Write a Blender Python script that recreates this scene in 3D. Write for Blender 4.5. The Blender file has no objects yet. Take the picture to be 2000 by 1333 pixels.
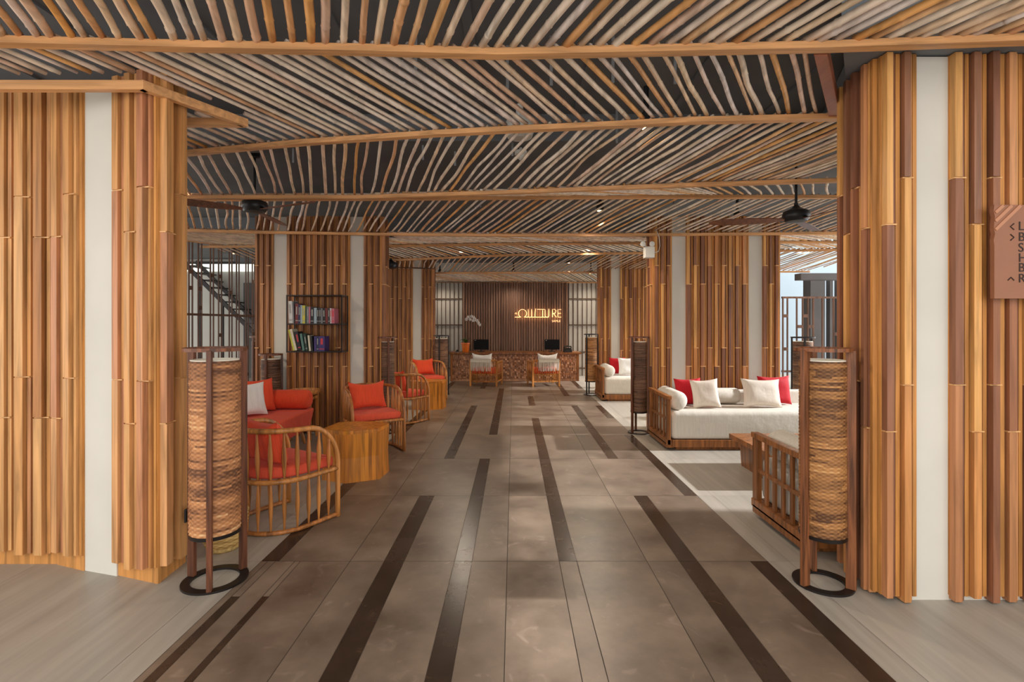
import bpy, math, random
from mathutils import Vector, Matrix
PI = math.pi
sc = bpy.context.scene
C = sc.collection
H = 1.5                                   # eye height
# ------------------------------------------------------------------ camera
cam = bpy.data.cameras.new('camera')
cam.lens = 18; cam.sensor_width = 36; cam.shift_y = -0.01725; cam.shift_x = -0.0015
cam.clip_start = 0.05; cam.clip_end = 200
co = bpy.data.objects.new('camera', cam); C.objects.link(co)
co.location = (0, 0, H); co.rotation_euler = (PI/2, 0, 0)
sc.camera = co
# ------------------------------------------------------------------ world, sun, exposure
w = bpy.data.worlds.new('world'); sc.world = w; w.use_nodes = True
bg = w.node_tree.nodes['Background']
bg.inputs[0].default_value = (1.0, 0.975, 0.94, 1); bg.inputs[1].default_value = 1.8
sun = bpy.data.lights.new('sun', 'SUN'); sun.energy = 6.0; sun.angle = math.radians(1.2); sun.color = (0.93, 0.96, 1.0)
so = bpy.data.objects.new('sun', sun); C.objects.link(so)
so.rotation_euler = Vector((-1.0, 0.03, -0.5)).to_track_quat('-Z', 'Y').to_euler()
sc.view_settings.view_transform = 'Standard'; sc.view_settings.look = 'None'
sc.view_settings.gamma = 1; sc.view_settings.exposure = 0.42
sc.cycles.diffuse_bounces = 8; sc.cycles.max_bounces = 14
sc.view_settings.use_curve_mapping = False


def P(x, y, z):
    "point at height z seen at photo pixel x, y (only used to read real positions off the photo)"
    Y = 1000.0*(z-H)/(632.0-y)
    return Vector(((x-1003.0)*Y/1000.0, Y, z))

# ------------------------------------------------------------------ materials
def L(c):
    return tuple(((v/255.0)/12.92 if v/255.0 <= .04045 else ((v/255.0+.055)/1.055)**2.4) for v in c) + (1,)

def newmat(name, rough=.6, spec=.4):
    m = bpy.data.materials.new(name); m.use_nodes = True
    nt = m.node_tree; b = nt.nodes['Principled BSDF']
    b.inputs['Roughness'].default_value = rough
    b.inputs['Specular IOR Level'].default_value = spec
    return m, nt, b

def N(nt, t, **kw):
    n = nt.nodes.new(t)
    for k, v in kw.items(): setattr(n, k, v)
    return n

def ramp(nt, stops, interp='LINEAR'):
    r = nt.nodes.new('ShaderNodeValToRGB'); r.color_ramp.interpolation = interp
    e = r.color_ramp.elements
    while len(e) < len(stops): e.new(.5)
    for i, (p, c) in enumerate(stops): e[i].position = p; e[i].color = L(c)
    return r

def mixc(nt, a, b, fac, mode='MULTIPLY'):
    m = nt.nodes.new('ShaderNodeMix'); m.data_type = 'RGBA'; m.blend_type = mode
    if isinstance(fac, (int, float)): m.inputs[0].default_value = fac
    else: nt.links.new(fac, m.inputs[0])
    for s, v in ((6, a), (7, b)):
        if isinstance(v, tuple): m.inputs[s].default_value = v
        else: nt.links.new(v, m.inputs[s])
    return m.outputs[2]

def plain(name, c, rough=.6, spec=.4, metal=0, noise=0, nscale=30, bump=0, emit=0):
    m, nt, b = newmat(name, rough, spec)
    b.inputs['Metallic'].default_value = metal
    tc = N(nt, 'ShaderNodeTexCoord'); no = N(nt, 'ShaderNodeTexNoise'); no.inputs['Scale'].default_value = nscale
    nt.links.new(tc.outputs['Object'], no.inputs['Vector'])
    d = max(0, 1-noise)
    r = ramp(nt, [(.3, tuple(v*d for v in c)), (.7, c)])
    nt.links.new(no.outputs[0], r.inputs[0]); nt.links.new(r.outputs[0], b.inputs['Base Color'])
    if bump:
        bm = N(nt, 'ShaderNodeBump'); bm.inputs['Strength'].default_value = bump; bm.inputs['Distance'].default_value = .004
        nt.links.new(no.outputs[0], bm.inputs['Height']); nt.links.new(bm.outputs[0], b.inputs['Normal'])
    if emit:
        b.inputs['Emission Color'].default_value = L(c); b.inputs['Emission Strength'].default_value = emit
    return m

def wood(name, stops, rough=.45, axis=2, per='island', grain=.35, fine=26, spec=.35):
    m, nt, b = newmat(name, rough, spec)
    if per == 'island':
        g = N(nt, 'ShaderNodeNewGeometry'); src = g.outputs['Random Per Island']
    else:
        g = N(nt, 'ShaderNodeObjectInfo'); src = g.outputs['Random']
    r = ramp(nt, stops); nt.links.new(src, r.inputs[0])
    tc = N(nt, 'ShaderNodeTexCoord'); mp = N(nt, 'ShaderNodeMapping')
    s = [fine, fine, fine]; s[axis] = fine*.06
    mp.inputs['Scale'].default_value = s
    nt.links.new(tc.outputs['Object'], mp.inputs['Vector'])
    ad = N(nt, 'ShaderNodeVectorMath', operation='ADD'); nt.links.new(mp.outputs[0], ad.inputs[0])
    cb = N(nt, 'ShaderNodeMath', operation='MULTIPLY'); cb.inputs[1].default_value = 37.0
    nt.links.new(src, cb.inputs[0]); nt.links.new(cb.outputs[0], ad.inputs[1])
    no = N(nt, 'ShaderNodeTexNoise'); no.inputs['Scale'].default_value = 1.0; no.inputs['Detail'].default_value = 6
    no.inputs['Distortion'].default_value = .6
    nt.links.new(ad.outputs[0], no.inputs['Vector'])
    v = int(255*(1-grain))
    r2 = ramp(nt, [(.32, (v, v, v)), (.62, (255, 255, 255))]); nt.links.new(no.outputs[0], r2.inputs[0])
    nt.links.new(mixc(nt, r.outputs[0], r2.outputs[0], 1.0), b.inputs['Base Color'])
    bm = N(nt, 'ShaderNodeBump'); bm.inputs['Strength'].default_value = .15; bm.inputs['Distance'].default_value = .002
    nt.links.new(no.outputs[0], bm.inputs['Height']); nt.links.new(bm.outputs[0], b.inputs['Normal'])
    return m

def fabric(name, c, rough=.9, scale=240, streak=.06):
    m, nt, b = newmat(name, rough, .2)
    tc = N(nt, 'ShaderNodeTexCoord')
    no = N(nt, 'ShaderNodeTexNoise'); no.inputs['Scale'].default_value = scale
    nt.links.new(tc.outputs['Object'], no.inputs['Vector'])
    mp = N(nt, 'ShaderNodeMapping'); mp.inputs['Scale'].default_value = (90, 90, 6)
    nt.links.new(tc.outputs['Object'], mp.inputs['Vector'])
    n2 = N(nt, 'ShaderNodeTexNoise'); n2.inputs['Scale'].default_value = 1; n2.inputs['Detail'].default_value = 4
    nt.links.new(mp.outputs[0], n2.inputs['Vector'])
    d = 1-streak
    r = ramp(nt, [(.35, tuple(v*d for v in c)), (.65, c)]); nt.links.new(n2.outputs[0], r.inputs[0])
    nt.links.new(r.outputs[0], b.inputs['Base Color'])
    b.inputs['Sheen Weight'].default_value = .06
    n3 = N(nt, 'ShaderNodeTexNoise'); n3.inputs['Scale'].default_value = 7; n3.inputs['Detail'].default_value = 3
    nt.links.new(tc.outputs['Object'], n3.inputs['Vector'])
    ma = N(nt, 'ShaderNodeMath', operation='MULTIPLY'); ma.inputs[1].default_value = 9
    nt.links.new(n3.outputs[0], ma.inputs[0])
    m2 = N(nt, 'ShaderNodeMath', operation='ADD'); nt.links.new(ma.outputs[0], m2.inputs[0]); nt.links.new(no.outputs[0], m2.inputs[1])
    bm = N(nt, 'ShaderNodeBump'); bm.inputs['Strength'].default_value = .35; bm.inputs['Distance'].default_value = .003
    nt.links.new(m2.outputs[0], bm.inputs['Height']); nt.links.new(bm.outputs[0], b.inputs['Normal'])
    return m

def tilemat(name, c1, c2, rough, scale=(2, 2, 2), det=8, spec=.5, veins=None):
    m, nt, b = newmat(name, rough, spec)
    tc = N(nt, 'ShaderNodeTexCoord'); mp = N(nt, 'ShaderNodeMapping'); mp.inputs['Scale'].default_value = scale
    nt.links.new(tc.outputs['Object'], mp.inputs['Vector'])
    g = N(nt, 'ShaderNodeNewGeometry')
    cb = N(nt, 'ShaderNodeMath', operation='MULTIPLY'); cb.inputs[1].default_value = 61.0
    nt.links.new(g.outputs['Random Per Island'], cb.inputs[0])
    ad = N(nt, 'ShaderNodeVectorMath', operation='ADD'); nt.links.new(mp.outputs[0], ad.inputs[0]); nt.links.new(cb.outputs[0], ad.inputs[1])
    no = N(nt, 'ShaderNodeTexNoise'); no.inputs['Scale'].default_value = 1; no.inputs['Detail'].default_value = det
    no.inputs['Roughness'].default_value = .62
    nt.links.new(ad.outputs[0], no.inputs['Vector'])
    r = ramp(nt, [(.3, c1), (.72, c2)]); nt.links.new(no.outputs[0], r.inputs[0])
    out = r.outputs[0]
    if veins:
        n2 = N(nt, 'ShaderNodeTexNoise'); n2.inputs['Scale'].default_value = 3.2; n2.inputs['Detail'].default_value = 9; n2.inputs['Distortion'].default_value = 1.2
        nt.links.new(ad.outputs[0], n2.inputs['Vector'])
        r2 = ramp(nt, [(.62, (0, 0, 0)), (.72, (255, 255, 255))]); nt.links.new(n2.outputs[0], r2.inputs[0])
        k = N(nt, 'ShaderNodeMath', operation='MULTIPLY'); k.inputs[1].default_value = .35
        nt.links.new(r2.outputs[0], k.inputs[0])
        out = mixc(nt, out, L(veins), k.outputs[0], 'MIX')
    rp = ramp(nt, [(0, (232, 232, 232)), (1, (255, 255, 255))]); nt.links.new(g.outputs['Random Per Island'], rp.inputs[0])
    nt.links.new(mixc(nt, out, rp.outputs[0], 1.0), b.inputs['Base Color'])
    rr = N(nt, 'ShaderNodeMapRange'); rr.inputs['To Min'].default_value = rough*.8; rr.inputs['To Max'].default_value = rough*1.25
    nt.links.new(no.outputs[0], rr.inputs['Value']); nt.links.new(rr.outputs[0], b.inputs['Roughness'])
    return m

M = {}
M['stone'] = tilemat('brown_stone', (90, 75, 62), (142, 123, 105), .34, (2.2, 2.2, 2.2), veins=(168, 148, 130))
M['stripe'] = tilemat('dark_stone', (50, 38, 29), (70, 54, 43), .26, (3, 3, 3), spec=.3, veins=(110, 84, 60))
M['grey_tile'] = tilemat('grey_tile', (154, 146, 134), (180, 171, 157), .38, (14, .7, 1), det=5)
M['joint'] = plain('grout', (72, 62, 54), .8)
M['joint_light'] = plain('light_grout', (128, 121, 113), .8)
M['plaster'] = plain('white_plaster', (212, 207, 196), .75, noise=.03, nscale=3)
M['slat'] = wood('golden_teak', [(0, (184, 124, 72)), (.18, (208, 148, 88)), (.4, (226, 170, 110)), (.6, (212, 150, 88)), (.8, (222, 164, 110)), (.93, (200, 136, 94)), (1, (184, 122, 90))], .42, grain=.24)
M['slat_mix'] = wood('mixed_teak', [(0, (130, 84, 62)), (.2, (150, 104, 80)), (.32, (212, 144, 84)), (.55, (230, 170, 100)), (.7, (216, 152, 100)), (.82, (172, 112, 76)), (1, (130, 86, 66))], .4, grain=.2)
M['slat_back'] = wood('board_behind_slats', [(0, (196, 132, 66)), (.5, (214, 150, 82)), (1, (202, 140, 76))], .45, grain=.25)
M['slat_joint'] = wood('joint_strip', [(0, (226, 172, 112)), (1, (234, 184, 126))], .45, grain=.15)
M['slat_deep'] = wood('walnut_slats', [(0, (124, 78, 50)), (.3, (168, 112, 72)), (.6, (198, 140, 94)), (.85, (176, 118, 78)), (1, (134, 86, 58))], .45, grain=.3)
M['bam'] = wood('bamboo', [(0, (240, 218, 192)), (.2, (246, 230, 210)), (.36, (232, 194, 168)), (.5, (244, 216, 180)), (.64, (240, 228, 220)), (.78, (232, 180, 138)), (.88, (240, 176, 98)), (1, (240, 222, 198))], .5, axis=1, per='object', grain=.2, fine=16)
M['beam'] = wood('beam_teak', [(0, (216, 160, 106)), (1, (224, 168, 114))], .42, axis=0, grain=.2)
M['beam_red'] = wood('red_board', [(0, (150, 88, 62)), (1, (158, 94, 66))], .42, axis=1, grain=.15)
M['dark_ceiling'] = plain('dark_ceiling_paint', (104, 106, 109), .7, noise=.12, nscale=2)
M['soffit'] = plain('grey_soffit', (122, 127, 132), .6, noise=.05, nscale=2)
M['lampwood'] = wood('lamp_teak', [(0, (112, 66, 44)), (1, (134, 82, 54))], .4, per='island', grain=.45, fine=40)
M['lampwood_red'] = wood('red_oak', [(0, (132, 80, 48)), (1, (150, 92, 56))], .4, per='island', grain=.5, fine=46)
M['iron'] = plain('dark_iron', (34, 28, 26), .35, .5, metal=.4)
M['chairwood'] = wood('varnished_rattan', [(0, (192, 124, 62)), (.5, (212, 144, 78)), (1, (180, 112, 56))], .3, per='object', grain=.35, fine=22)
M['tablewood'] = wood('laminated_teak', [(0, (200, 118, 34)), (.3, (212, 132, 42)), (.6, (204, 122, 34)), (1, (216, 138, 46))], .33, per='island', grain=.3, fine=22)
M['sofawood'] = wood('teak_frame', [(0, (140, 86, 44)), (1, (166, 104, 56))], .36, per='island', grain=.4)
M['coral'] = fabric('coral_fabric', (226, 82, 50))
M['coral_d'] = fabric('coral_seat', (222, 88, 62))
M['red'] = fabric('crimson_velvet', (186, 22, 34), .7)
M['cream'] = fabric('cream_linen', (210, 202, 188), streak=.05)
M['ivory'] = fabric('ivory_satin', (216, 202, 186), .55, streak=.05)
M['white_f'] = fabric('white_cotton', (232, 230, 226), streak=.05)
M['black'] = plain('black_plastic', (22, 22, 24), .4)
M['screen'] = plain('black_screen', (10, 11, 16), .5, .15)
M['white_pl'] = plain('white_plastic', (214, 212, 204), .45)
M['steel'] = plain('galvanised', (150, 150, 150), .4, metal=.8)
M['paper'] = plain('paper', (220, 212, 196), .8)
M['orange_pot'] = plain('orange_glaze', (226, 116, 40), .35, noise=.1)
M['leaf'] = plain('leaf', (62, 104, 44), .5, noise=.3)
M['petal'] = plain('petal', (244, 236, 232), .6)
M['frost'] = plain('frosted_panel', (206, 202, 194), .7, noise=.05, nscale=2)
M['bronze'] = plain('bronze_bar', (88, 68, 54), .5)
M['feature'] = wood('feature_slats', [(0, (120, 86, 70)), (.5, (156, 120, 100)), (1, (138, 100, 80))], .5, grain=.25)
M['carved'] = wood('carved_blocks', [(0, (150, 104, 76)), (.4, (190, 136, 100)), (.7, (214, 160, 122)), (1, (130, 86, 62))], .4, grain=.25)
M['signwood'] = plain('sign_board', (156, 104, 76), .5, noise=.05, nscale=8)
M['ink'] = plain('sign_ink', (52, 34, 28), .6)
M['sign_stripe'] = plain('sign_stripe', (190, 132, 98), .5)
M['glow'] = plain('warm_lit_letters', (255, 200, 140), .5, emit=1.0)
M['bulb'] = plain('warm_bulb', (255, 200, 130), .5, emit=14)
M['liner'] = plain('shade_liner', (226, 218, 200), .7)
M['straw'] = plain('straw', (214, 178, 110), .7, noise=.3, nscale=60)
M['dark_lattice'] = wood('dark_lattice', [(0, (96, 66, 50)), (1, (120, 84, 64))], .5)
M['ext_wall'] = plain('pale_outer_wall', (176, 194, 208), .8, noise=.03, nscale=1)
M['ext_dark'] = plain('grey_brown_outer_post', (92, 88, 88), .7, noise=.1, nscale=2)
M['stair'] = plain('stair_dark', (44, 40, 40), .6)
M['sidewall'] = plain('grey_white_wall', (190, 188, 180), .8, noise=.04, nscale=1)

def weave_mat(name, cs, emis=0):
    m, nt, b = newmat(name, .55, .3)
    a = N(nt, 'ShaderNodeAttribute', attribute_name='tone')
    r = ramp(nt, [(i/(len(cs)-1), c) for i, c in enumerate(cs)])
    nt.links.new(a.outputs['Fac'], r.inputs[0]); nt.links.new(r.outputs[0], b.inputs['Base Color'])
    return m
M['weave_l'] = weave_mat('rattan_weave_warm', [(100, 64, 42), (160, 108, 70), (196, 136, 88), (222, 178, 128)])
M['weave_r'] = weave_mat('rattan_weave_brown', [(86, 54, 32), (140, 96, 56), (178, 124, 72), (208, 160, 104)])
M['weave_d'] = weave_mat('rattan_weave_dark', [(64, 42, 30), (100, 70, 50), (124, 90, 66), (160, 124, 92)])

# ------------------------------------------------------------------ mesh builder
class MB:
    def __init__(s): s.v = []; s.f = []; s.mi = []; s.cur = 0
    def add(s, vs, fs):
        o = len(s.v); s.v += [tuple(v) for v in vs]
        s.f += [tuple(i+o for i in f) for f in fs]; s.mi += [s.cur]*len(fs); return s
    def box(s, x0, x1, y0, y1, z0, z1):
        vs = [(x, y, z) for z in (z0, z1) for y in (y0, y1) for x in (x0, x1)]
        return s.add(vs, [(0, 2, 3, 1), (4, 5, 7, 6), (0, 1, 5, 4), (2, 6, 7, 3), (0, 4, 6, 2), (1, 3, 7, 5)])
    def obox(s, c, ux, uy, hx, hy, z0, z1):
        "box with plan axes ux, uy"
        vs = []
        for z in (z0, z1):
            for b in (-1, 1):
                for a in (-1, 1):
                    vs.append((c[0]+ux[0]*hx*a+uy[0]*hy*b, c[1]+ux[1]*hx*a+uy[1]*hy*b, z))
        return s.add(vs, [(0, 2, 3, 1), (4, 5, 7, 6), (0, 1, 5, 4), (2, 6, 7, 3), (0, 4, 6, 2), (1, 3, 7, 5)])
    def prism(s, poly, z0, z1):
        n = len(poly)
        vs = [(p[0], p[1], z0) for p in poly]+[(p[0], p[1], z1) for p in poly]
        return s.add(vs, [tuple(range(n-1, -1, -1)), tuple(range(n, 2*n))]+[(i, (i+1) % n, n+(i+1) % n, n+i) for i in range(n)])
    def bar(s, a, b, wd, ht, up=(0, 0, 1)):
        a = Vector(a); b = Vector(b); d = (b-a).normalized(); u = Vector(up)
        r = d.cross(u)
        if r.length < 1e-4: r = d.cross(Vector((0, 1, 0)))
        r.normalize(); u = r.cross(d).normalized()
        vs = []
        for p in (a, b):
            for q in (-1, 1):
                for t in (-1, 1): vs.append(p+r*(wd/2*t)+u*(ht/2*q))
        return s.add(vs, [(0, 1, 3, 2), (4, 6, 7, 5), (0, 4, 5, 1), (2, 3, 7, 6), (0, 2, 6, 4), (1, 5, 7, 3)])
    def tube(s, pts, rad, n=8, flat=1.0, closed=False, caps=True):
        pts = [Vector(p) for p in pts]; m = len(pts)
        if not hasattr(rad, '__len__'): rad = [rad]*m
        vs = []; prev = None
        for i, p in enumerate(pts):
            if closed: d = pts[(i+1) % m]-pts[i-1]
            else: d = pts[min(i+1, m-1)]-pts[max(i-1, 0)]
            d.normalize()
            if prev is None:
                r = d.cross(Vector((0, 0, 1)))
                if r.length < .05: r = d.cross(Vector((0, 1, 0)))
            else: r = prev-d*prev.dot(d)
            r.normalize(); prev = r; u = r.cross(d)
            for k in range(n):
                a = 2*PI*k/n
                vs.append(p+r*(math.cos(a)*rad[i])+u*(math.sin(a)*rad[i]*flat))
        fs = []
        for i in range(m if closed else m-1):
            j = (i+1) % m
            for k in range(n):
                fs.append((i*n+k, i*n+(k+1) % n, j*n+(k+1) % n, j*n+k))
        if caps and not closed:
            fs.append(tuple(range(n-1, -1, -1))); fs.append(tuple((m-1)*n+k for k in range(n)))
        return s.add(vs, fs)
    def lathe(s, prof, n=24, c=(0, 0, 0), ax='z'):
        vs = []; m = len(prof)
        for r, z in prof:
            for k in range(n):
                a = 2*PI*k/n; x = r*math.cos(a); y = r*math.sin(a)
                q = (x, y, z) if ax == 'z' else ((z, x, y) if ax == 'x' else (x, z, y))
                vs.append((q[0]+c[0], q[1]+c[1], q[2]+c[2]))
        fs = [(i*n+k, i*n+(k+1) % n, (i+1)*n+(k+1) % n, (i+1)*n+k) for i in range(m-1) for k in range(n)]
        fs.append(tuple(range(n-1, -1, -1))); fs.append(tuple((m-1)*n+k for k in range(n)))
        return s.add(vs, fs)
    def mesh(s, name, mats, smooth=False):
        me = bpy.data.meshes.new(name); me.from_pydata(s.v, [], s.f)
        if not isinstance(mats, (list, tuple)): mats = [mats]
        for m in mats: me.materials.append(m)
        me.polygons.foreach_set('material_index', s.mi)
        if smooth:
            me.polygons.foreach_set('use_smooth', [True]*len(s.f))
        me.update(); return me

def link(name, me, parent=None, loc=None, rz=None):
    o = bpy.data.objects.new(name, me); C.objects.link(o)
    if parent is not None: o.parent = parent
    if loc is not None: o.location = loc
    if rz is not None: o.rotation_euler = (0, 0, rz)
    return o

def obj(name, mb, mats, parent=None, smooth=False, bevel=0, seg=2, loc=None, rz=None, angle=None):
    me = mb.mesh(name, mats, smooth)
    o = link(name, me, parent, loc, rz)
    if bevel:
        b = o.modifiers.new('bevel', 'BEVEL'); b.width = bevel; b.segments = seg; b.limit_method = 'ANGLE'
    if smooth and angle:
        try: me.set_sharp_from_angle(angle=math.radians(angle))
        except Exception: pass
    return o

def tag(o, label, cat, group=None):
    o['label'] = label; o['category'] = cat
    if group: o['group'] = group
    return o

def thing(name, label, cat, loc=(0, 0, 0), rz=0, group=None):
    o = bpy.data.objects.new(name, None); C.objects.link(o); o.empty_display_size = .1
    o.location = loc; o.rotation_euler = (0, 0, rz)
    return tag(o, label, cat, group)

def struct(name, mb, mats, **k):
    o = obj(name, mb, mats, **k); o['kind'] = 'structure'; return o

def dup(root, loc, rz, label, group=None):
    r = root.copy(); C.objects.link(r); r.location = loc; r.rotation_euler = (0, 0, rz); r['label'] = label
    if group: r['group'] = group
    for ch in list(root.children):
        c = ch.copy(); C.objects.link(c); c.parent = r
        for g in list(ch.children):
            d = g.copy(); C.objects.link(d); d.parent = c
    return r

# ------------------------------------------------------------------ floor
def floor():
    yj = [-2.9, -1.674, -.449, .776, 2.001, 3.226, 4.452, 5.67, 6.89, 8.11, 9.33, 10.55, 11.77, 13.0, 14.22, 15.4, 16.6]
    stripes = [(-.815, -.69, -3, 4.452), (-.372, -.262, -3, 5.67), (.288, .398, 3.226, 8.11), (1.045, 1.16, -3, 4.452),
               (1.49, 1.6, -3, 3.226), (1.49, 1.6, 4.452, 6.89), (1.05, 1.16, 5.67, 9.33), (.288, .398, 9.33, 10.55),
               (1.05, 1.16, 10.55, 13.0), (1.49, 1.6, 8.11, 9.33), (1.49, 1.6, 11.77, 14.2), (-.77, -.66, 5.67, 9.9),
               (-.33, -.22, 6.89, 11.77), (-1.59, -1.48, 3.226, 5.67), (-1.59, -1.48, 6.89, 9.33), (-1.59, -1.48, 10.55, 13.0),
               (-1.548, -1.50, -3, 2.81), (-1.378, -1.342, -3, 2.81), (-.77, -.66, 11.77, 13.0)]
    mb = MB()
    e = .0022
    # long cells across the walkway
    xj = [-1.59, -1.03, -.04, .84, 1.6]
    for i in range(len(yj)-1):
        y0, y1 = yj[i]+e, yj[i+1]-e
        ym = (y0+y1)/2
        cuts = {xj[0], xj[-1], -1.03, -.04, .84}
        act = [(a, b) for a, b, p, q in stripes if p < ym-.05 and q > ym+.05 and not (q-ym < .6 and False)]
        for a, b in act: cuts |= {a, b}
        if ym < 3.2: cuts |= {.288, .398}
        cuts = sorted(cuts)
        # drop ordinary joints that fall inside a stripe
        cuts = [c for c in cuts if not any(a+.001 < c < b-.001 for a, b in act)]
        for a, b in zip(cuts[:-1], cuts[1:]):
            dark = any(p-.001 <= a and b <= q+.001 for p, q in act)
            yy = [(y0, y1, dark)]
            if dark:
                for p, q, s0, s1 in stripes:
                    if abs(p-a) < .002 and abs(q-b) < .002:
                        if s1 < y1-.01 and s1 > y0: yy = [(y0, s1, True), (s1, y1, False)]
            for u, v, dk in yy:
                mb.cur = 1 if dk else 0
                g = e if not dk else .0006
                mb.add([(a+g, u, 0), (b-g, u, 0), (b-g, v, 0), (a+g, v, 0)], [(0, 1, 2, 3)])
    # pale tiles either side
    for sgn in (-1, 1):
        xs = [1.594, 1.735, 2.96, 4.18, 5.4, 6.6, 9.0, 12.0] if sgn > 0 else [-11.0, -9.0, -6.6, -5.4, -4.18, -2.96, -1.735, -1.594]
        if sgn > 0: xs[0] = 1.6
        else: xs[-1] = -1.59
        for i in range(len(yj)-1):
            for a, b in zip(xs[:-1], xs[1:]):
                mb.cur = 2; g = .001
                mb.add([(a+g, yj[i]+g, 0), (b-g, yj[i]+g, 0), (b-g, yj[i+1]-g, 0), (a+g, yj[i+1]-g, 0)], [(0, 1, 2, 3)])
    mb.cur = 3
    mb.add([(-1.6, -2.9, -.0015), (1.6, -2.9, -.0015), (1.6, 16.6, -.0015), (-1.6, 16.6, -.0015)], [(0, 1, 2, 3)])
    mb.cur = 4
    mb.add([(-11, -2.9, -.002), (12, -2.9, -.002), (12, 16.6, -.002), (-11, 16.6, -.002)], [(0, 1, 2, 3)])
    struct('floor', mb, [M['stone'], M['stripe'], M['grey_tile'], M['joint'], M['joint_light']])
floor()

# ------------------------------------------------------------------ ceiling slab, soffit, walls
mb = MB(); mb.box(-10.5, 6.5, .6, 16, 3.28, 3.36)
for i in range(16):
    x = -5.9+i*.8; mb.box(x, x+.06, .7, 4.3, 3.262, 3.28)
for y in (4.35, 8.6, 12.8): mb.box(-7, 6.4, y, y+.3, 3.05, 3.28)
struct('ceiling', mb, M['dark_ceiling'])
mb = MB(); mb.prism([(1.64, 2.56), (5.2, 2.44), (5.2, 4.3), (2.6, 4.3), (2.22, 3.40)], 2.955, 3.27)
struct('trim_1', mb, M['soffit'])
mb = MB(); mb.box(-10.5, -6.3, 14.2, 14.35, 0, 3.28)
struct('wall_left', mb, M['sidewall'])
mb = MB(); mb.box(-6.3, 5.0, 14.75, 14.9, 0, 3.28)
struct('wall_back', mb, M['frost'])
mb = MB(); mb.box(5.0, 12, 15.2, 15.4, 0, 4.5)
struct('wall_outside', mb, M['ext_wall'])
mb = MB(); mb.box(6.9, 7.1, -2.9, 3.95, 0, 3.28)
struct('wall_sunblock', mb, M['ext_wall'])  # unseen wall added to keep the sun off the front floor
mb = MB()
mb.box(6.73, 7.06, 11.6, 11.9, 0, 2.55)
for x in (7.17, 7.36): mb.box(x, x+.07, 11.6, 11.75, 0, 2.55)
o = obj('outer_post', mb, M['ext_dark'])
tag(o, 'grey brown outer posts beyond the slim lattice screen on the right', 'post')
mb = MB(); mb.box(6.12, 8.6, 10.9, 11.15, 2.43, 2.57)
o = obj('outer_beam', mb, M['ext_dark'])
tag(o, 'grey outer beam on top of the brown outer posts at right', 'beam')

# ------------------------------------------------------------------ slatted pillars
rnd = random.Random(7)
def slat_face(p0, p1, z0, z1, m_sl, parent, seed, flip=False, phase=0, base=True, mod=.118):
    "vertical slats standing proud of a board between plan points p0 and p1 (normal to the left of p1-p0 unless flip)"
    a = Vector((p0[0], p0[1])); b = Vector((p1[0], p1[1])); d = b-a; W = d.length; d.normalize()
    n = Vector((d.y, -d.x))
    if flip: n = -n
    rg = random.Random(seed)
    mb = MB()
    def seg(u0, u1, dep, za, zb, mi=0, back=-.01):
        mb.cur = mi
        c = a+d*((u0+u1)/2)+n*((dep+back)/2)
        mb.obox(c, d, n, (u1-u0)/2, (dep-back)/2, za, zb)
    seg(0, W, .001, 0.0 if base else z0, z1, 1, -.02)
    k = max(1, round(W/mod)); mw = W/k; s = mw/.118
    zs = z0+.095 if base else z0
    for i in range(k):
        u = i*mw
        A = (i+phase) % 2 == 0
        js = [2.28, 1.17] if A else [2.03, .92]
        j = [z1]+js+[zs-(0 if rg.random() < .5 else .02)]
        r = rg.random()
        wide = (.048 if base else .040)+.008*rg.random()
        for t in range(3):
            za, zb = j[t+1]+(.004 if t < 2 else 0), j[t]-(.004 if t > 0 else 0)
            seg(u+.006*s, u+(.006+wide)*s, .042+.005*((i*7) % 3), za, zb)
            seg(u+(.013+wide)*s, u+(.013+wide+.021)*s, .024, za, zb)
        for jj in js: seg(u+.003*s, u+(.014+wide+.023)*s, .037 if mod > .093 else .058, jj-(.0035 if mod > .093 else .006), jj+(.0035 if mod > .093 else .006), 2)
        seg(u+(.041+wide)*s, u+mw-.004*s, .010 if base else .022, zs, z1, 1)
    return obj('slat_panel', mb, [m_sl, M['slat_back'], M['slat_joint']], parent)

FOOT = []      # pillar footprints used to keep the ceiling poles out of them
def pillar(label, faces, core, m_sl, ztop, seed, flip, base):
    cx = sum(p[0] for p in core)/len(core); cy = sum(p[1] for p in core)/len(core)
    t = thing('slatted_pillar', label, 'pillar', (cx, cy, 0), 0, 'teak slatted pillars')
    mb = MB(); mb.prism([(x-cx, y-cy) for x, y in core], 0, ztop-.004)
    obj('plaster_core', mb, M['plaster'], t)
    for i, (a, b) in enumerate(faces):
        slat_face((a[0]-cx, a[1]-cy), (b[0]-cx, b[1]-cy), .0 if base else .03, ztop, m_sl, t, seed+i, flip, i, base, .092 if cy > 5 else (.118 if base else .096))
    return t

# near left, angled; seen from the walkway its front runs from left to right
pl1 = pillar('teak slatted pillar at the left edge, nearest the camera on the left', [((-4.3, 3.19), (-2.83, 3.19)), ((-2.83, 3.18), (-2.60, 3.10)), ((-2.35, 3.045), (-2.045, 2.945)), ((-2.045, 2.95), (-2.06, 3.22)), ],
       [(-4.3, 3.21), (-2.83, 3.21), (-2.615, 3.13), (-2.60, 3.105), (-2.352, 3.035), (-2.345, 3.07), (-2.07, 2.975), (-2.08, 3.22), (-2.4, 3.34), (-4.3, 3.34)], M['slat'], 2.95, 11, False, True)
pr1 = pillar('teak slatted pillar at the right edge carrying the brown direction sign', [((2.045, 3.17), (1.99, 2.80)), ((1.99, 2.775), (2.17, 2.775)), ((2.355, 2.775), (3.22, 2.775)), ((3.41, 2.775), (3.64, 2.775))],
       [(2.14, 2.776), (3.62, 2.776), (3.62, 3.15), (2.07, 3.15), (2.05, 2.92)], M['slat_mix'], 2.95, 31, False, False)
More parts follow.
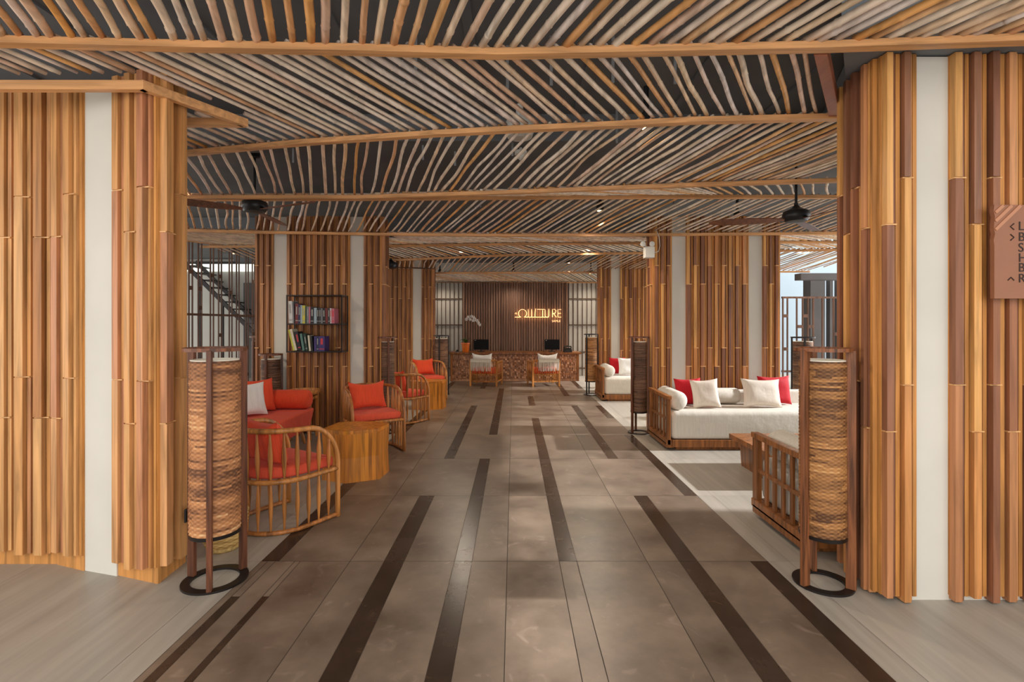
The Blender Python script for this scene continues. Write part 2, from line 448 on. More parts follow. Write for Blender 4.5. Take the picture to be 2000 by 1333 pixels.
def back_pillar(label, xi, sgn, y, m_sl, seed, ztop):
    "straight pillar: inner edge xi, running away from the walkway (sgn)"
    w = [(.0, .235), (.425, 1.275), (1.465, 1.70)]
    fs = []
    for a, b in w:
        p, q = (xi+sgn*a, y), (xi+sgn*b, y)
        fs.append((p, q) if sgn > 0 else (q, p))
    side = ((xi+sgn*.05, y+.45), (xi, y+.0)) if sgn > 0 else ((xi, y), (xi+sgn*.05, y+.45))
    fs.append(side)
    o_ = .02
    core = [(xi+sgn*.02, y+.001), (xi+sgn*1.69, y+.001), (xi+sgn*1.66, y+.45), (xi+sgn*.07, y+.45)]
    if sgn < 0: core = core[::-1]
    return pillar(label, fs, core, m_sl, ztop, seed, False, False)
M['slat_l2'] = M['slat_deep']
back_pillar('teak slatted pillar behind the coral sofa, with the bookshelf hung on it', -1.79, -1, 6.95, M['slat_deep'], 51, 2.95)
back_pillar('teak slatted pillar behind the long cream sofa with four pillows', 1.91, 1, 6.95, M['slat_mix'], 71, 2.95)
back_pillar('far left teak slatted pillar next to the reception screen', -1.74, -1, 11.0, M['slat_deep'], 91, 2.95)
back_pillar('far right teak slatted pillar behind the distant cream sofa', 1.86, 1, 11.0, M['slat_mix'], 111, 2.95)
HOLES = [[(-4.6, 2.88), (-2.06, 2.88), (-1.78, 3.39), (-4.6, 3.39)],
         [(1.56, 2.55), (4.6, 2.5), (4.6, 3.55), (2.24, 3.48)]]
for xi, sg, y in ((-1.79, -1, 6.95), (1.91, 1, 6.95), (-1.74, -1, 11.0), (1.86, 1, 11.0)):
    x0, x1 = sorted((xi-sg*.06, xi+sg*1.76)); HOLES.append([(x0, y-.09), (x1, y-.09), (x1, y+.5), (x0, y+.5)])

# ------------------------------------------------------------------ timber beams and bamboo panels
def beamline(pts, z): return [(x, P(x, y, z)) for x, y in pts]
BM = {
 'A': beamline([(-250, 74), (0, 82), (150, 86), (400, 92), (700, 98), (970, 106), (1300, 99), (1625, 92), (2000, 78), (2300, 68)], 2.86),
 'B': beamline([(200, 316), (378, 300), (595, 280), (850, 263), (1000, 255), (1200, 246), (1350, 238), (1640, 231), (2100, 220)], 2.85),
 'C': beamline([(200, 388), (378, 388), (700, 388), (1000, 378), (1350, 364), (1640, 355), (2000, 345)], 2.75),
 'D': beamline([(200, 393), (378, 392), (700, 391), (1000, 389), (1350, 387), (1640, 387), (2000, 386)], 2.90),
 'E': beamline([(200, 450), (378, 453), (500, 456), (748, 460), (1000, 462), (1270, 461), (1645, 458), (1900, 456)], 2.68),
 'F': beamline([(200, 484), (378, 484), (748, 483), (1000, 479), (1270, 477), (1900, 474)], 2.72),
 'G': beamline([(300, 515), (748, 511), (1000, 500), (1270, 496), (1900, 486)], 2.68),
 'I': beamline([(400, 533), (845, 535), (1172, 534), (1700, 532)], 2.60),
 'J': beamline([(400, 554), (845, 554), (1172, 553), (1700, 552)], 2.65),
}
def at(beam, x):
    b = BM[beam]
    if x <= b[0][0]:
        (x0, p0), (x1, p1) = b[0], b[1]
    elif x >= b[-1][0]:
        (x0, p0), (x1, p1) = b[-2], b[-1]
    else:
        for (x0, p0), (x1, p1) in zip(b[:-1], b[1:]):
            if x0 <= x <= x1: break
    t = (x-x0)/(x1-x0); return p0.lerp(p1, t)
XL, XR = -5.05, 6.4
def beam_obj(key, label, depth=.06, ht=.036, xl=None, xr=None):
    pts = [p.copy() for _, p in BM[key]]
    xl = XL if xl is None else xl; xr = XR if xr is None else xr
    out = []
    for p, q in zip(pts[:-1], pts[1:]):
        for k in range(2):
            out.append(p.lerp(q, k/2))
    out.append(pts[-1])
    def cutx(ps, X, left):
        r = []
        for i, p in enumerate(ps):
            ok = p.x >= X if left else p.x <= X
            if i:
                q = ps[i-1]; okq = q.x >= X if left else q.x <= X
                if ok != okq: r.append(q.lerp(p, (X-q.x)/(p.x-q.x)))
            if ok: r.append(p)
        return r
    out = cutx(cutx(out, xl, True), xr, False)
    mb = MB(); vs = []
    for p in out:
        for dy, dz in ((0, 0), (depth, 0), (depth, ht), (0, ht)): vs.append((p.x, p.y+dy, p.z+dz))
    n = len(out); fs = [(0, 3, 2, 1), tuple((n-1)*4+k for k in range(4))]
    for i in range(n-1):
        for k in range(4): fs.append((i*4+k, i*4+(k+1) % 4, (i+1)*4+(k+1) % 4, (i+1)*4+k))
    mb.add(vs, fs)
    o = obj('timber_beam', mb, M['beam'], bevel=.002, seg=1)
    tag(o, label, 'beam', 'curved timber ceiling beams'); return o
beam_obj('A', 'nearest timber ceiling beam, spanning the whole width above both front pillars', xl=-3.6, xr=3.6)
beam_obj('B', 'second timber ceiling beam from the camera, sloping down to the left pillar', xl=-3.4, xr=3.4)
beam_obj('C', 'third timber ceiling beam from the camera, just above the ceiling fans', .05)
beam_obj('D', 'fourth timber ceiling beam, almost touching the third one at left', .05)
beam_obj('E', 'timber ceiling beam running over the tops of the middle pair of pillars', .05)
beam_obj('F', 'thin timber ceiling beam right behind the middle pillars', .05)
beam_obj('G', 'slanting timber ceiling beam halfway between middle and far pillars', .05)
beam_obj('I', 'timber ceiling beam over the tops of the far pair of pillars', .05)
beam_obj('J', 'farthest timber ceiling beam, along the reception wall', .05, xr=4.9)

def inside(poly, x, y):
    r = False; n = len(poly)
    for i in range(n):
        x0, y0 = poly[i]; x1, y1 = poly[(i+1) % n]
        if (y0 > y) != (y1 > y) and x < (x1-x0)*(y-y0)/(y1-y0)+x0: r = not r
    return r
def runs(a, b):
    K = 48; ok = []
    for i in range(K+1):
        p = a.lerp(b, i/K)
        ok.append(not any(inside(h, p.x, p.y) for h in HOLES) and XL < p.x < XR)
    out = []; s = None
    for i in range(K+2):
        g = i <= K and ok[i]
        if g and s is None: s = i
        if not g and s is not None:
            if i-1 > s: out.append((a.lerp(b, s/K), a.lerp(b, (i-1)/K)))
            s = None
    return [r for r in out if (r[1]-r[0]).length > .12]
def interp(tab, x):
    if x <= tab[0][0]:
        (x0, v0), (x1, v1) = tab[0], tab[1]
    elif x >= tab[-1][0]:
        (x0, v0), (x1, v1) = tab[-2], tab[-1]
    else:
        for (x0, v0), (x1, v1) in zip(tab[:-1], tab[1:]):
            if x0 <= x <= x1: break
    return v0+(v1-v0)*(x-x0)/(x1-x0)
ALLP = []
def panel(label, starts, fa, fb, rad, wob, seed, straps=()):
    rg = random.Random(seed)
    pa = fa((starts[0]+starts[-1])/2)
    t = thing('bamboo_ceiling_panel', label, 'ceiling panel', (pa.x, pa.y, pa.z), 0, 'bamboo pole ceiling panels')
    n = 0
    for x in starts:
        x += rg.uniform(-.18, .18)*(starts[1]-starts[0])
        a0, b0 = fa(x), fb(x)
        for a, b in runs(a0, b0):
            ln = (b-a).length; K = max(4, min(14, int(ln/.12)))
            d = (b-a).normalized(); u = Vector((-d.y, d.x, 0)).normalized()
            ph = rg.uniform(0, 6); w1 = rg.gauss(0, wob)*min(1, ln/1.2); w2 = rg.gauss(0, wob*.5)*min(1, ln/1.2)
            r0 = rad*rg.uniform(.82, 1.15); r1 = r0*rg.uniform(.85, 1.1)
            nodes = [rg.uniform(0, .3)+k*rg.uniform(.3, .42)/max(ln, .3) for k in range(int(ln/.35)+1)]
            kinks = [(rg.uniform(.1, .9), rg.gauss(0, wob*1.3)) for _ in range(2)]
            ts = [(k/K, 1.0) for k in range(K+1)]
            for q in nodes:
                if .03 < q < .97: ts += [(q-.012/ln, 1.0), (q, 1.16), (q+.012/ln, 1.0)]
            ts.sort()
            pts = []; rr = []
            for tt, bu in ts:
                tt = min(max(tt, 0), 1)
                off = w1*math.sin(PI*tt)+w2*math.sin(2*PI*tt+ph*0)
                for kp, kv in kinks: off += kv*max(0, 1-abs(tt-kp)/.35)*math.sin(PI*tt)
                p = a.lerp(b, tt)+u*off+Vector((0, 0, .3*off))
                pts.append(p-pa); rr.append((r0+(r1-r0)*tt)*bu)
            mb = MB(); mb.tube(pts, rr, 8)
            me = mb.mesh('bamboo_pole', M['bam'], True)
            o = link('bamboo_pole', me, t); n += 1
    for x, y, dz in straps:
        p = fa(x).lerp(fb(x), y)-pa
        mb = MB(); mb.box(p.x-.009, p.x+.009, p.y-.002, p.y+.002, .02, .02+dz)
        for k in range(int(dz/.03)): mb.tube([(p.x, p.y-.004, .035+k*.03), (p.x, p.y-.001, .035+k*.03)], .004, 6)
        obj('hanger_strap', mb, M['steel'], t)
    return t, n

up = lambda p, d: Vector((p.x, p.y, p.z+d))
def rng(a, b, s):
    r = []; x = a
    while x <= b: r.append(x); x += s
    return r
T1 = [(-200, -75), (0, -58), (94, -56), (227, -47), (320, -41), (390, -28), (455, -20), (550, -12), (640, 0), (730, 12), (790, 24), (910, 44), (995, 61), (1115, 75), (1230, 100), (1345, 112), (1513, 135), (1683, 165), (1895, 190), (2200, 220)]
def f1b(x):
    p = at('A', x); yb = 632-1400/p.y
    return P(x+interp(T1, x)*(yb+110)/80.0, -110, 2.90)
ns = []
t_, n_ = panel('bamboo poles nearest the camera, in front of the first timber beam', rng(-170, 2120, 33.5), lambda x: up(at('A', x)+Vector((0, .02, 0)), .045), f1b, .0185, .003, 1, [(1035, .62, .3), (1290, .62, .3), (1545, .62, .3), (1740, .62, .3)]); ns.append(n_)
T2 = [(-200, 560), (60, 480), (336, 372), (700, 255), (912, 175), (1000, 158), (1124, 138), (1206, 102), (1276, 74), (1349, 66), (1412, 54), (1475, 44), (1524, 33), (1583, 21)]
t_, n_ = panel('bamboo poles between the first and second timber beams, leaning left', rng(-235, 1592, 33), lambda x: up(at('A', x)+Vector((0, .03, 0)), .05), lambda x: up(at('B', x+interp(T2, x))+Vector((0, .02, 0)), .05), .0145, .005, 2, [(700, .35, .3), (1275, .55, .3), (1120, .5, .3), (985, .5, .3), (860, .6, .3)]); ns.append(n_)
T3 = [(300, 70), (423, 48), (444, 44), (493, 37), (553, 21), (595, 10), (626, 7), (648, 1), (690, -10), (741, -19), (797, -37), (841, -51), (891, -56), (947, -87), (996, -101), (1063, -130), (1130, -133), (1192, -147), (1245, -158), (1315, -175), (1370, -200), (1500, -240), (1640, -290), (2000, -420)]
t_, n_ = panel('bamboo poles between the second and third timber beams, fanning out', rng(300, 1990, 25), lambda x: up(at('B', x)+Vector((0, .03, 0)), .05), lambda x: up(at('C', x+interp(T3, x))+Vector((0, .02, 0)), .05), .0135, .008, 3, [(860, .55, .3), (960, .7, .3), (1085, .55, .3), (1290, .4, .3), (560, .5, .3)]); ns.append(n_)
T4 = [(-300, 340), (600, 300), (1000, 240), (1200, 150), (1350, 60), (1450, 30), (1550, 10), (1640, -2), (2000, -40)]
t_, n_ = panel('narrow strip of bamboo poles seen edge-on between third and fourth beams', rng(-100, 1800, 26), lambda x: up(at('C', x)+Vector((0, .03, 0)), .05), lambda x: up(at('D', x+interp(T4, x))+Vector((0, .02, 0)), .05), .0125, .006, 4); ns.append(n_)
T5 = [(300, 30), (385, 15), (490, -3), (560, -14), (675, -22), (734, -38), (797, -50), (877, -66), (965, -90), (1070, -110), (1175, -125), (1315, -148), (1500, -170), (1645, -185), (1900, -215)]
t_, n_ = panel('bamboo poles behind the ceiling fans, in front of the middle pillars', rng(310, 1880, 17.5), lambda x: up(at('D', x)+Vector((0, .03, 0)), .05), lambda x: up(at('E', x+interp(T5, x))+Vector((0, .02, 0)), .05), .0125, .007, 5, [(930, .6, .3), (1000, .6, .3), (1230, .6, .3), (1420, .6, .3)]); ns.append(n_)
def vis(a, b): return not ((495 < a < 752 and 495 < b < 752) or (1268 < a < 1526 and 1268 < b < 1526))
T6 = [(200, 260), (500, 200), (900, 160), (1300, 120), (1700, 90)]
t_, n_ = panel('bamboo poles just behind the beam on the middle pillars', [x for x in rng(150, 1640, 17) if vis(x, x+interp(T6, x))], lambda x: up(at('E', x)+Vector((0, .03, 0)), .05), lambda x: up(at('F', x+interp(T6, x))+Vector((0, .02, 0)), .05), .0125, .008, 6); ns.append(n_)
T7 = [(200, 60), (700, 90), (950, 70), (1200, 60), (1500, 70), (1900, 80)]
t_, n_ = panel('bamboo poles leaning left, far back above the distant fan', [x for x in rng(320, 1700, 12.5) if vis(x, x+interp(T7, x))], lambda x: up(at('F', x)+Vector((0, .03, 0)), .05), lambda x: up(at('G', x+interp(T7, x))+Vector((0, .02, 0)), .05), .012, .008, 7); ns.append(n_)
T8 = [(300, 10), (790, -6), (900, -30), (1000, -50), (1270, -85), (1700, -140)]
t_, n_ = panel('bamboo poles leaning right in front of the far pillars', [x for x in rng(380, 1760, 11.5) if vis(x, x+interp(T8, x))], lambda x: up(at('G', x)+Vector((0, .03, 0)), .05), lambda x: up(at('I', x+interp(T8, x))+Vector((0, .02, 0)), .05), .012, .009, 8); ns.append(n_)
T9 = [(600, 120), (850, 90), (1000, 60), (1172, 25), (1700, -30)]
t_, n_ = panel('last bamboo poles above the reception desk', rng(740, 1200, 8)+rng(1560, 1660, 10), lambda x: up(at('I', x)+Vector((0, .03, 0)), .05), lambda x: up(at('J', x+interp(T9, x))+Vector((0, .02, 0)), .05), .012, .008, 9); ns.append(n_)
print('POLES', ns)

# opening frames round the front pillars
t = thing('opening_frame', 'teak frame boards round the head of the left front pillar', 'frame', (-2.05, 2.87, 0))
for a, b, w_ in (((-4.6, 2.865, 2.828), (-2.055, 2.865, 2.828), .045), ((-2.075, 2.85, 2.828), (-1.775, 3.40, 2.828), .045), ((-1.79, 3.385, 2.828), (-3.2, 3.385, 2.828), .045)):
    mb = MB(); q = Vector((-2.05, 2.87, 0)); mb.bar(Vector(a)-q, Vector(b)-q, w_, .052)
    obj('frame_board', mb, M['beam'], t, bevel=.002, seg=1)
mb = MB(); mb.prism([(1.525, 2.60), (1.595, 2.60), (2.165, 3.39), (2.09, 3.39)], 2.862, 2.95)
o = obj('edge_board', mb, M['beam_red'], bevel=.002, seg=1)
tag(o, 'short reddish edge board between bamboo ceiling and grey soffit at right', 'board')

# ------------------------------------------------------------------ ceiling lights
def downlight(x, y, z, label, power, hot=True, tilt=0):
    t = thing('ceiling_downlight', label, 'ceiling light', (x, y, z), 0, 'small warm downlights above the bamboo')
    mb = MB(); mb.lathe([(.045, 0.0), (.05, 0.0), (.05, .10), (.02, .12), (.02, 3.28-z)], 16)
    obj('housing', mb, M['black'], t, smooth=True, angle=40)
    mb = MB(); mb.lathe([(.001, -.002), (.036, -.002), (.036, .004), (.001, .004)], 16)
    obj('bulb', mb, M['bulb'], t)
    l = bpy.data.lights.new('downlight_beam', 'SPOT'); l.energy = power; l.color = (1, .84, .66); l.spot_size = math.radians(160); l.spot_blend = .6; l.shadow_soft_size = .04
    lo = bpy.data.objects.new('downlight_beam', l); C.objects.link(lo); lo.parent = t; lo.location = (0, 0, -.17)
DL = [(1262, 250, 2.97, 'small warm downlight behind the second timber beam'), (1172, 412, 2.95, 'warm downlight in the middle of the ceiling before the middle pillars'),
      (1440, 430, 2.95, 'warm downlight just left of the right hand ceiling fan'), (1110, 514, 2.85, 'warm downlight right of centre before the far pillars'),
      (905, 474, 2.90, 'warm downlight left of centre behind the middle pillars'), (1150, 470, 2.90, 'warm downlight right of centre behind the middle pillars'),
      (950, 549, 2.80, 'left downlight above the reception desk'), (1082, 545, 2.80, 'right downlight above the reception desk'),
      (1562, 473, 2.90, 'warm downlight beyond the right middle pillar'), (532, 500, 2.88, 'warm downlight in the left side bay by the lattice'),
      (1255, 523, 2.82, 'warm downlight at the edge of the right middle pillar')]
DL_ADDED = [(-2.0, 13.9, 2.85, 'added warm fill light over the left end of the reception desk wall'), (0.0, 13.9, 2.85, 'added warm fill light over the middle of the reception wall'), (2.1, 13.9, 2.85, 'added warm fill light over the right end of the reception desk wall'), (-6.0, 11.0, 3.0, 'added warm fill light over the staircase behind the left lattice'), (-3.4, 5.2, 3.0, 'added warm fill light over the coral sofa')]  # unseen lamps added to brighten the reception wall, stair and sofa bay
for x, y, z, lb in DL_ADDED: downlight(x, y, z, lb, 24 if y > 13 else 55)
for x, y, z, lb in DL:
    p = P(x, y, z); downlight(p.x, p.y, z, lb, 42 if y < 450 else 70)

# ------------------------------------------------------------------ ceiling devices above the poles
t = thing('surface_ceiling_lamp', 'large white round fitting above the bamboo near the centre', 'ceiling fitting', tuple(P(1015, 259, 3.05)))
mb = MB(); mb.lathe([(.10, -.04), (.115, .0), (.115, .08), (.10, .10), (.03, .10), (.03, .225)], 28)
obj('body', mb, M['white_pl'], t, smooth=True, angle=40)
mb = MB(); mb.lathe([(.06, -.05), (.085, -.04), (.085, -.035)], 24); obj('grille', mb, M['frost'], t)
t = thing('smoke_detector', 'small white smoke detector above the bamboo near the centre', 'smoke detector', tuple(P(1017, 300, 3.0)))
mb = MB(); mb.lathe([(.02, -.05), (.035, -.04), (.035, -.02), (.055, -.01), (.055, .02), (.012, .02), (.012, .275)], 24)
obj('body', mb, M['white_pl'], t, smooth=True, angle=40)
mb = MB(); mb.lathe([(.012, -.06), (.016, -.05), (.016, -.048)], 12); obj('sensor', mb, M['frost'], t)

# ------------------------------------------------------------------ ceiling fans
def fan(loc, label, rz, ztop=3.27, sc_=1.0, white=False):
    t = thing('ceiling_fan', label, 'ceiling fan', loc, rz, 'dark ceiling fans')
    mb = MB(); mb.lathe([(.05, -.075), (.10, -.065), (.125, -.03), (.13, .0), (.12, .035), (.075, .055), (.045, .07), (.02, .10), (.02, .12)], 32)
    obj('motor', mb, M['black'], t, smooth=True, angle=35)
    mb = MB(); mb.lathe([(.013, .10), (.013, ztop-loc[2]-.06), (.05, ztop-loc[2]-.05), (.05, ztop-loc[2])], 14)
    obj('rod', mb, M['black'], t, smooth=True, angle=35)
    for k in range(3):
        a = 2*PI*k/3; mb = MB(); vs = []
        prof = [(.10, .02), (.16, .035), (.25, .06), (.45, .075), (.68, .07), (.80, .05), (.84, .0)]
        c, s = math.cos(a), math.sin(a)
        for r, w2 in prof:
            for q in (-1, 1):
                for h in (-.004, .004):
                    y = w2*q; z = -.045+q*w2*.22+h
                    vs.append((r*c-y*s, r*s+y*c, z))
        fs = [(0, 1, 3, 2)]; m = len(prof)
        for i in range(m-1):
            b = i*4; fs += [(b, b+4, b+5, b+1), (b+2, b+3, b+7, b+6), (b, b+2, b+6, b+4), (b+1, b+5, b+7, b+3)]
        mb.add(vs, fs); obj('blade', mb, M['lampwood'] if not white else M['black'], t)
    return t
fan((2.87, 5.2, 2.60), 'dark ceiling fan with long rod on the right side', math.radians(-72))
fan((-2.68, 5.3, 2.72), 'dark ceiling fan at left, next to the left front pillar', math.radians(-25))
fan((-2.30, 9.6, 2.60), 'small looking distant ceiling fan left of the walkway', math.radians(20))

# ------------------------------------------------------------------ lattices
def lattice(name, label, origin, rz, xs, blocks, z0, z1, rails, m=None, wd=.022, dp=.03):
    t = thing(name, label, 'screen', origin, rz)
    m = m or M['dark_lattice']
    for x in xs:
        mb = MB(); mb.box(x-wd/2, x+wd/2, -dp/2, dp/2, z0, z1); obj('bar', mb, m, t)
    for z in rails:
        mb = MB(); mb.box(min(xs)-.02, max(xs)+.02, -dp/2-.004, dp/2+.004, z-.018, z+.018); obj('rail', mb, m, t)
    for x0, x1, z in blocks:
        mb = MB(); mb.box(x0, x1, -dp/2-.002, dp/2+.002, z-.03, z+.03); obj('spacer', mb, m, t)
    return t
rg = random.Random(5)
xs = []; x = 0; i = 0
while x < 6.5:
    xs.append(x); x += (.085, .24, .085, .15)[i % 4]; i += 1
bl = []
for i in range(0, len(xs)-1, 2):
    for k in range(2): bl.append((xs[i], xs[i+1], rg.choice([.55, .8, 1.05, 1.3, 1.75, 2.05, 2.3])))
lattice('lattice_screen', 'tall dark lattice screen on the left side in front of the staircase', (-5.0, 7.0, 0), PI/2, xs, bl, 0, 2.86, [1.64, .2], wd=.018, dp=.018)
xs = [0, .085, .26, .37, .47, .57, .74, .95, 1.1, 1.25, 1.4, 1.55]
bl = [(0, .085, 1.64), (.37, .47, 1.64), (.26, .37, 1.44), (.47, .57, 1.44), (0, .085, 1.02), (.37, .47, .9), (1.1, 1.25, 1.64), (.95, 1.1, 1.3), (0, .085, .4)]
lattice('lattice_screen', 'slim lattice screen with open blocks on the right before the outer wall', (5.05, 9.6, 0), 0, xs, bl, 0, 1.97, [1.985, .6], wd=.02)
# stair behind the left lattice
t = thing('staircase', 'dark staircase with sloping stringer behind the left lattice', 'staircase', (-7.0, 13.4, 0))
mb = MB(); mb.bar((-1.75, 0, 3.2), (.9, 0, .55), .05, .10); obj('stringer', mb, M['stair'], t)
mb = MB(); mb.bar((-1.75, .7, 3.2), (.9, .7, .55), .05, .10); obj('stringer', mb, M['stair'], t)
for k in range(13):
    mb = MB(); mb.box(-1.6+k*.19, -1.35+k*.19, .03, .67, 3.0-k*.19, 3.03-k*.19); obj('tread', mb, M['stair'], t)
for k in range(3):
    mb = MB(); mb.box(-1.25+k*.6, -1.2+k*.6, .0, .05, 0, 2.66-k*.6); obj('post', mb, M['stair'], t)
mb = MB(); mb.box(-7.45, -6.75, 14.12, 14.2, 0, 2.62)
struct('door_1', mb, plain('grey_door', (84, 82, 80), .6))
mb = MB(); mb.box(-10.4, -6.4, 14.1, 14.2, 3.14, 3.2)
struct('trim_2', mb, M['stair'])
mb = MB(); mb.box(-10.4, -6.4, 14.15, 14.2, 2.94, 3.14)
struct('window_1', mb, plain('daylit_glass', (226, 232, 222), .3, emit=1.0))
# ------------------------------------------------------------------ reception
t = thing('slatted_feature_wall', 'dark teak slatted wall behind the reception desk with lit sign', 'wall panel', (.05, 14.6, 0))
mb = MB(); mb.cur = 0
mb.box(-1.49, 1.49, .02, .10, 0, 2.66)
i = 0; x = -1.48; rg = random.Random(9)
while x < 1.45:
    mb.box(x, x+.04, -.03 if i % 2 else -.015, .02, .0, 2.66); x += .072; i += 1
obj('slat_panel', mb, M['feature'], t)
for xx in (-1.47, 1.47):
    mb = MB(); mb.box(xx-.022, xx+.022, -.05, .02, 0, 2.66); obj('edge_slat', mb, M['feature'], t)
for lb, x0, x1 in (('pale panelled screen with dark bars left of the reception wall', -2.42, -1.46), ('pale panelled screen with dark bars right of the reception wall', 1.58, 2.62)):
    t = thing('panel_screen', lb, 'screen', ((x0+x1)/2, 14.62, 0))
    hw = (x1-x0)/2
    mb = MB(); mb.box(-hw, hw, .03, .06, 0, 2.66); obj('panel', mb, M['frost'], t)
    k = round(2*hw/.125)
    for i in range(k+1):
        xx = -hw+2*hw*i/k; mb = MB(); mb.box(xx-.009, xx+.009, -.01, .03, 0, 2.66); obj('bar', mb, M['bronze'], t)
    for z in (.22, .68, 1.455, 2.20):
        mb = MB(); mb.box(-hw, hw, -.02, .03, z-.016, z+.016); obj('rail', mb, M['bronze'], t)

# lit letters
t = thing('lit_wall_sign', 'warm backlit CULTURE letters on the dark teak reception wall', 'sign', (0, 14.5, 0))
def S(x, y):  # photo pixel on the wall plane
    return ((x-1003)*.0145, 0, 1.5+(632-y)*.0145)
def stroke(pts, r=.009): 
    mb = MB(); mb.tube([S(*p) for p in pts], r, 6); return mb
def arc(cx, cy, rx, ry, a0, a1, n=14): return [(cx+rx*math.cos(a0+(a1-a0)*i/n), cy+ry*math.sin(a0+(a1-a0)*i/n)) for i in range(n+1)]
Z = lambda x, y: (980+x/11.106, 560+y/11.106)
ring = arc(*Z(450, 585), 7.9, 7.9, .62*PI, 2.38*PI, 22)
obj('letter_c', stroke(ring), M['glow'], t)
obj('baseline', stroke([Z(280, 665), Z(395, 665)]).tube([S(*Z(505, 665)), S(*Z(1020, 665))], .009, 6), M['glow'], t)
obj('small_mark', stroke([Z(285, 590), Z(310, 565), Z(325, 590), Z(300, 600)], .008), M['glow'], t)
obj('letter_u', stroke([Z(575, 490), Z(575, 660)], .006), M['glow'], t)
obj('letter_i', stroke([Z(648, 490), Z(648, 662)]), M['glow'], t)
obj('letter_l', stroke([Z(735, 480), Z(722, 600), Z(720, 662)]), M['glow'], t)
obj('letter_t', stroke([Z(762, 497), Z(925, 497)]).tube([S(*Z(888, 500)), S(*Z(888, 665))], .0085, 6), M['glow'], t)
obj('letter_u', stroke([Z(940, 495)]+arc(*Z(981, 630), 3.7, 3.2, PI, 0, 8)+[Z(1022, 485)]), M['glow'], t)
m_ = stroke([Z(1100, 665), Z(1100, 495), Z(1150, 495), Z(1178, 525), Z(1160, 575), Z(1105, 590)]); m_.tube([S(*Z(1125, 590)), S(*Z(1185, 668))], .0085, 6)
obj('letter_r', m_, M['glow'], t)
m_ = stroke([Z(1290, 500), Z(1218, 500), Z(1218, 665), Z(1290, 665)]); m_.tube([S(*Z(1220, 582)), S(*Z(1285, 582))], .008, 6)
obj('letter_e', m_, M['glow'], t)
def text_mesh(body, size, ext, name):
    cu = bpy.data.curves.new(name, 'FONT'); cu.body = body; cu.size = size; cu.extrude = ext
    o = bpy.data.objects.new(name, cu); C.objects.link(o)
    dg = bpy.context.evaluated_depsgraph_get(); me = bpy.data.meshes.new_from_object(o.evaluated_get(dg))
    C.objects.unlink(o); bpy.data.objects.remove(o); return me
me = text_mesh('SAMUI', .085, .006, 'small_letters'); me.materials.clear(); me.materials.append(M['glow'])
o = link('small_letters', me, t); q = S(*Z(1085, 772)); o.location = q; o.rotation_euler = (PI/2, 0, 0)
lt = bpy.data.lights.new('sign_glow', 'AREA'); lt.shape = 'RECTANGLE'; lt.size = 1.25; lt.size_y = .22; lt.energy = 1.6; lt.color = (1, .62, .28)
lo = bpy.data.objects.new('sign_glow', lt); C.objects.link(lo); lo.parent = t; lo.location = ((1052-1003)*.0145, -.02, 1.5+.24); lo.rotation_euler = (PI/2, 0, 0)
lo.rotation_euler = (-PI/2, 0, 0)
lo.rotation_euler = Vector((0, 1, 0)).to_track_quat('-Z', 'Z').to_euler()

# desk
t = thing('reception_desk', 'long reception desk with carved block front below the lit sign', 'reception desk', (.03, 13.3, 0))
mb = MB(); mb.box(-1.66, 1.66, .02, .70, .06, .70); obj('body', mb, M['slat_deep'], t)
mb = MB(); mb.box(-1.72, 1.72, -.06, .76, .70, .745); obj('desk_top', mb, M['sofawood'], t, bevel=.004)
mb = MB(); mb.box(-1.62, 1.62, .03, .66, 0, .06); obj('plinth', mb, M['carved'], t)
mb = MB(); rg = random.Random(3); nx, nz = 66, 13
for i in range(nx):
    for k in range(nz):
        x0 = -1.62+i*3.24/nx; x1 = x0+3.24/nx-.004; z0 = .075+k*.61/nz; z1 = z0+.61/nz-.004
        d0, d1 = rg.choice([(.005, .04), (.04, .005), (.03, .012), (.012, .03)]); d2 = rg.uniform(-.01, .01)
        vs = [(x0, .02, z0), (x1, .02, z0), (x1, .02, z1), (x0, .02, z1), (x0, .02-d0+d2*.3, z0), (x1, .02-d1, z0), (x1, .02-d1+.01*(k % 2), z1), (x0, .02-d0, z1)]
        mb.add(vs, [(0, 3, 2, 1), (4, 5, 6, 7), (0, 1, 5, 4), (1, 2, 6, 5), (2, 3, 7, 6), (3, 0, 4, 7)])
obj('carved_front', mb, M['carved'], t)
for xx in (-1.64, 1.64):
    mb = MB(); mb.box(xx-.03, xx+.03, -.02, .03, 0, .70); obj('corner_post', mb, M['sofawood'], t, bevel=.003)

def monitor(x, y, label):
    t = thing('computer_monitor', label, 'monitor', (x, y, .745), 0, 'monitors on the reception desk')
    mb = MB(); mb.box(-.20, .20, -.012, .012, .06, .33); obj('screen', mb, M['screen'], t, bevel=.006)
    mb = MB(); mb.box(-.02, .02, .0, .03, .01, .2); mb.box(-.09, .09, -.06, .09, 0, .012); obj('stand', mb, M['black'], t, bevel=.004)
    mb = MB(); mb.box(-.165, -.145, -.0135, -.012, .298, .31); obj('maker_mark', mb, M['white_pl'], t)
monitor(-.855, 13.55, 'black computer monitor beside the orchid pot'); monitor(1.02, 13.55, 'black computer monitor beside the card terminal')
t = thing('card_terminal', 'black desk phone at the right end of the reception desk', 'telephone', (1.42, 13.45, .745))
mb = MB(); mb.add([(-.11, -.09, 0), (.11, -.09, 0), (.11, .09, 0), (-.11, .09, 0), (-.11, -.09, .04), (.11, -.09, .04), (.11, .09, .11), (-.11, .09, .11)], [(0, 3, 2, 1), (4, 5, 6, 7), (0, 1, 5, 4), (1, 2, 6, 5), (2, 3, 7, 6), (3, 0, 4, 7)]); obj('base', mb, M['black'], t, bevel=.006)
mb = MB(); mb.tube([(-.09, .0, .11), (-.09, 0, .145), (0, 0, .155), (.09, 0, .145), (.09, 0, .11)], .018, 8); obj('handset', mb, M['black'], t, smooth=True)
t.name = 'desk_telephone'
